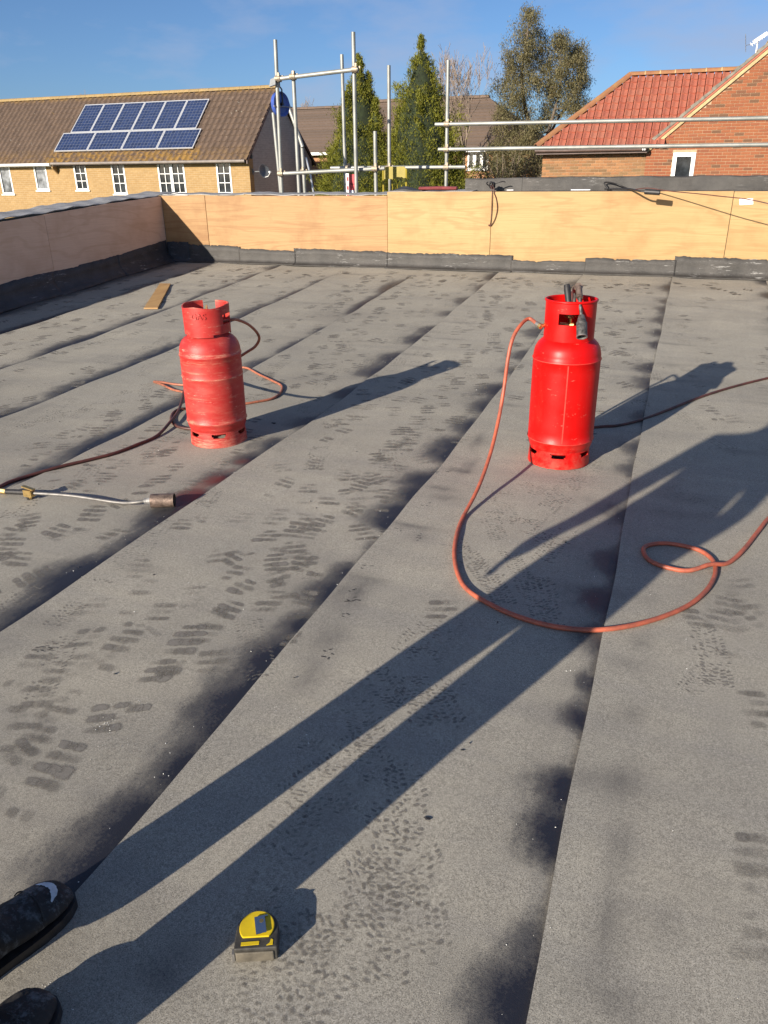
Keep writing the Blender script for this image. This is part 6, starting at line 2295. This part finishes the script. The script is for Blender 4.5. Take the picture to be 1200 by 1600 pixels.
# ------------------------------------------------------------------ worker standing just left of the picture
FACE = rad(14)                                            # turned a little to the right of the strips
fx, fy = math.sin(FACE), math.cos(FACE)
fwv, rtv = Vector((fx, fy, 0)), Vector((fy, -fx, 0))
ankL = Vector((-1.070, .606, .10))
ankR = Vector((-.900, .408, .10))
zl, zrr = surf(ankL.x, ankL.y), surf(ankR.x, ankR.y)
mid = (ankL + ankR) / 2
pel = Vector((mid.x, mid.y - .0, .92))
per = thing('person', (mid.x, mid.y, zl), 'worker in paint spattered dark trousers and black boots standing at the left edge', 'person')
bm = bmesh.new()
skl = bm.verts.layers.skin.verify()


def sv(p, r_, root=False, ry=None):
    v = bm.verts.new(p)
    v[skl].radius = (r_, ry or r_)
    v[skl].use_root = root
    return v


def chain(a, lst):
    for p, r_ in lst:
        b = sv(p, r_)
        bm.edges.new((a, b))
        a = b
    return a


U = Vector((0, 0, 1))
root = sv(pel - U * .03, .165, True)
spine_ = chain(root, [(pel + U * .16 + fwv * .01, .165), (pel + U * .33, .178), (pel + U * .46 - fwv * .01, .145)])
neck_ = chain(spine_, [(pel + U * .545, .062), (pel + U * .61 + fwv * .015, .060)])
head_ = chain(neck_, [(pel + U * .665 + fwv * .035, .085), (pel + U * .745 + fwv * .035, .098), (pel + U * .815 + fwv * .02, .072)])
for s, ank in ((-1, ankL), (1, ankR)):
    hip = pel + rtv * (s * .095) + U * -.05
    knee = (hip + ank) / 2 + fwv * .045 + U * -.01
    chain(root, [(hip, .125), (hip * .55 + knee * .45 + U * .0, .122), (knee, .098), (knee * .45 + ank * .55 - fwv * .012, .088), (ank + U * .02, .082), (ank + U * -.03, .080)])
    sh_ = pel + rtv * (s * .185) + U * .44
    if s < 0:
        el = sh_ + rtv * -.060 + U * -.29 - fwv * .02
        wr = el + rtv * -.035 + U * -.245 + fwv * .05
    else:
        el = sh_ + rtv * .030 + U * -.29 - fwv * .05
        wr = el + rtv * -.045 + U * -.225 + fwv * .10
    w_ = chain(spine_, [(sh_, .072), ((sh_ + el) / 2, .058), (el, .050), ((el + wr) / 2, .045), (wr, .031)])
    hd = (wr - el).normalized()
    palm = chain(w_, [(wr + hd * .045, .034), (wr + hd * .085, .033)])
    for j, (off, ln) in enumerate(((-.030, .062), (-.010, .075), (.010, .072), (.029, .056))):
        b0 = wr + hd * .095 + fwv * (-off)
        chain(palm, [(b0, .0105), (b0 + hd * ln * .5 - rtv * s * .008, .0095), (b0 + hd * ln - rtv * s * .024, .0075)])
    tb = wr + hd * .04 + fwv * .035
    chain(w_, [(tb, .013), (tb + hd * .035 + fwv * .018 - rtv * s * .006, .011), (tb + hd * .062 + fwv * .020 - rtv * s * .014, .009)])
sme = bpy.data.meshes.new('body')
bm.to_mesh(sme)
bm.free()
tmp = bpy.data.objects.new('tmp_body', sme)
COL.objects.link(tmp)
sk = tmp.modifiers.new('skin', 'SKIN')
sk.use_smooth_shade = True
sub = tmp.modifiers.new('sub', 'SUBSURF')
sub.levels = sub.render_levels = 2
bpy.context.view_layer.update()
bme = bpy.data.meshes.new_from_object(tmp.evaluated_get(bpy.context.evaluated_depsgraph_get()))
bpy.data.objects.remove(tmp)
bme.materials.clear()
for m in ('trousers', 'jacket', 'skin'):
    bme.materials.append(M[m])
hands = [pel.z + .44 - .29 - .245 - .005, pel.z + .44 - .29 - .235 - .005]
for p in bme.polygons:
    c = p.center
    lat = (c - pel).dot(rtv)
    if c.z > pel.z + .585 or (abs(lat) > .20 and c.z < pel.z - .098):
        p.material_index = 2
    elif c.z > pel.z + .02 or abs(lat) > .215:
        p.material_index = 1
    else:
        p.material_index = 0
bme.polygons.foreach_set('use_smooth', [True] * len(bme.polygons))
link_mesh('body', bme, per)
hc_ = pel + U * .765 + fwv * .015
hm = MB().lathe([(0.0, .085), (.05, .078), (.085, .052), (.102, .015), (.105, -.02), (.098, -.05)], (0, 0, 0), 20)
hm.v = [tuple(hc_ - fwv * .012 + rtv * v[0] * .92 + fwv * v[1] * 1.08 + U * (v[2] + (.03 if (v[1] > .04) else 0) * (v[1] / .1))) for v in hm.v]
hm.build('hair', M['hair'], per, smooth=60)
fcm = MB()
fc_ = pel + U * .70 + fwv * .125
fcm.prism([fc_ + U * .035 + fwv * -.004, fc_ - U * .012 + rtv * .014 + fwv * .0, fc_ - U * .016 + fwv * .022, fc_ - U * .012 - rtv * .014], (0, 0, .002))
for s in (-1, 1):
    e0 = pel + U * .715 + fwv * .025 + rtv * (s * .098)
    fcm.obox(e0, fwv * .016, rtv * .006, U * .028)
fcm.build('nose_and_ears', M['skin'], per, smooth=80)


def boot(ank, ang, z0, nm_white):
    f = Vector((math.sin(ang), math.cos(ang), 0))
    s = Vector((f.y, -f.x, 0))
    # stations along the foot: distance from ankle, half width, top height, top flatness
    st = [(-.083, .030, .085), (-.070, .038, .110), (-.045, .042, .135), (-.010, .044, .150), (.030, .045, .135), (.065, .046, .106), (.100, .049, .086), (.140, .051, .074), (.175, .049, .068), (.200, .042, .060), (.217, .029, .048), (.225, .012, .034)]
    mb = MB()
    n = 16
    for (d, hw, ht) in st:
        for k in range(n):
            w = 2 * math.pi * k / n
            cx_, cz_ = math.cos(w), math.sin(w)
            x = hw * math.copysign(abs(cx_) ** .75, cx_)
            zz = .018 + (ht - .018) * (0.5 + 0.5 * math.copysign(abs(cz_) ** .85, cz_))
            mb.v.append(tuple(Vector((ank.x, ank.y, z0)) + f * d + s * x * (1 - .22 * max(0, cz_)) + U * zz))
    for i in range(len(st) - 1):
        for k in range(n):
            k2 = (k + 1) % n
            mb.f.append((i * n + k, i * n + k2, (i + 1) * n + k2, (i + 1) * n + k))
    mb.f += [tuple(range(n - 1, -1, -1)), tuple((len(st) - 1) * n + k for k in range(n))]
    mb.m = [0] * len(mb.f)
    bt = mb.build('boot', M['boot'], per, smooth=70)
    bmb = bmesh.new()
    bmb.from_mesh(bt.data)
    bmesh.ops.subdivide_edges(bmb, edges=bmb.edges[:], cuts=2, use_grid_fill=True, smooth=0.6)
    from mathutils import noise as mnoise
    for v in bmb.verts:
        rel = (v.co - Vector((ank.x, ank.y, z0)))
        along = rel.dot(f)
        crease = .0028 * math.sin(along * 210 + 4 * rel.dot(s) * 8) * math.exp(-((along - .075) / .045) ** 2) * min(1, max(0, rel.z - .03) * 25)
        v.co += v.normal * (crease + .0024 * mnoise.noise(v.co * 34) + .0010 * mnoise.noise(v.co * 110))
    bmb.to_mesh(bt.data)
    bmb.free()
    bt.data.polygons.foreach_set('use_smooth', [True] * len(bt.data.polygons))
    seam = MB()
    row_ = []
    for w in lin(.12, math.pi - .12, 15):
        cx_, cz_ = math.cos(w), math.sin(w)
        d_, hw, ht = .142, .0515, .0755
        x = hw * math.copysign(abs(cx_) ** .75, cx_)
        zz = .018 + (ht - .018) * (0.5 + 0.5 * abs(cz_) ** .85)
        row_.append(Vector((ank.x, ank.y, z0)) + f * (d_ + .012 * cz_) + s * x * (1 - .22 * cz_) + U * (zz + .001))
    seam.tube(row_, .0016, 6)
    seam.build('toe_cap_seam', M['boot'], bt, smooth=60)
    so = MB()
    prof_ = [(d, hw + .004) for d, hw, _ in st]
    loop = [Vector((ank.x, ank.y, z0)) + f * (d + (.004 if d > .2 else 0)) + s * hw for d, hw in prof_] + [Vector((ank.x, ank.y, z0)) + f * (d + (.004 if d > .2 else 0)) - s * hw for d, hw in reversed(prof_)]
    so.prism([p + U * .002 for p in loop], (0, 0, .022))
    so.build('sole', M['black_rubber'], bt)
    sh_m = MB().tube([Vector((ank.x, ank.y, z0 + .09)) - f * .02, Vector((ank.x, ank.y, z0 + .19)) - f * .015], [.046, .050], 14)
    sh_m.build('boot_shaft', M['boot'], bt, smooth=60)
    if nm_white:
        from mathutils.bvhtree import BVHTree
        bmb = bmesh.new()
        bmb.from_mesh(bt.data)
        tree = BVHTree.FromBMesh(bmb)
        pm = MB()
        na, nr2 = 22, 4
        ok = True
        rr_ = random.Random(2)
        for i in range(na):
            th = rad(-70 + 150 * i / (na - 1))
            wid = .013 * math.sin(math.pi * i / (na - 1)) ** .6 + .001
            for j in range(nr2):
                rad_ = .033 - wid * j / (nr2 - 1) + rr_.uniform(-.0012, .0012)
                o_ = Vector((ank.x, ank.y, z0 + .3)) + f * (.168 + rad_ * math.cos(th)) + s * (rad_ * math.sin(th))
                hit = tree.ray_cast(o_, Vector((0, 0, -1)))
                hp = hit[0] if hit[0] is not None else o_ - U * .26
                pm.v.append(tuple(hp + U * .0012))
        for i in range(na - 1):
            for j in range(nr2 - 1):
                q_ = i * nr2 + j
                pm.f.append((q_, q_ + 1, q_ + nr2 + 1, q_ + nr2))
        pm.m = [0] * len(pm.f)
        bmb.free()
        pm.build('paint_smear', M['boot_white'], bt, smooth=60)


boot(ankL, rad(15), zl, True)
boot(ankR, rad(2), zrr, False)
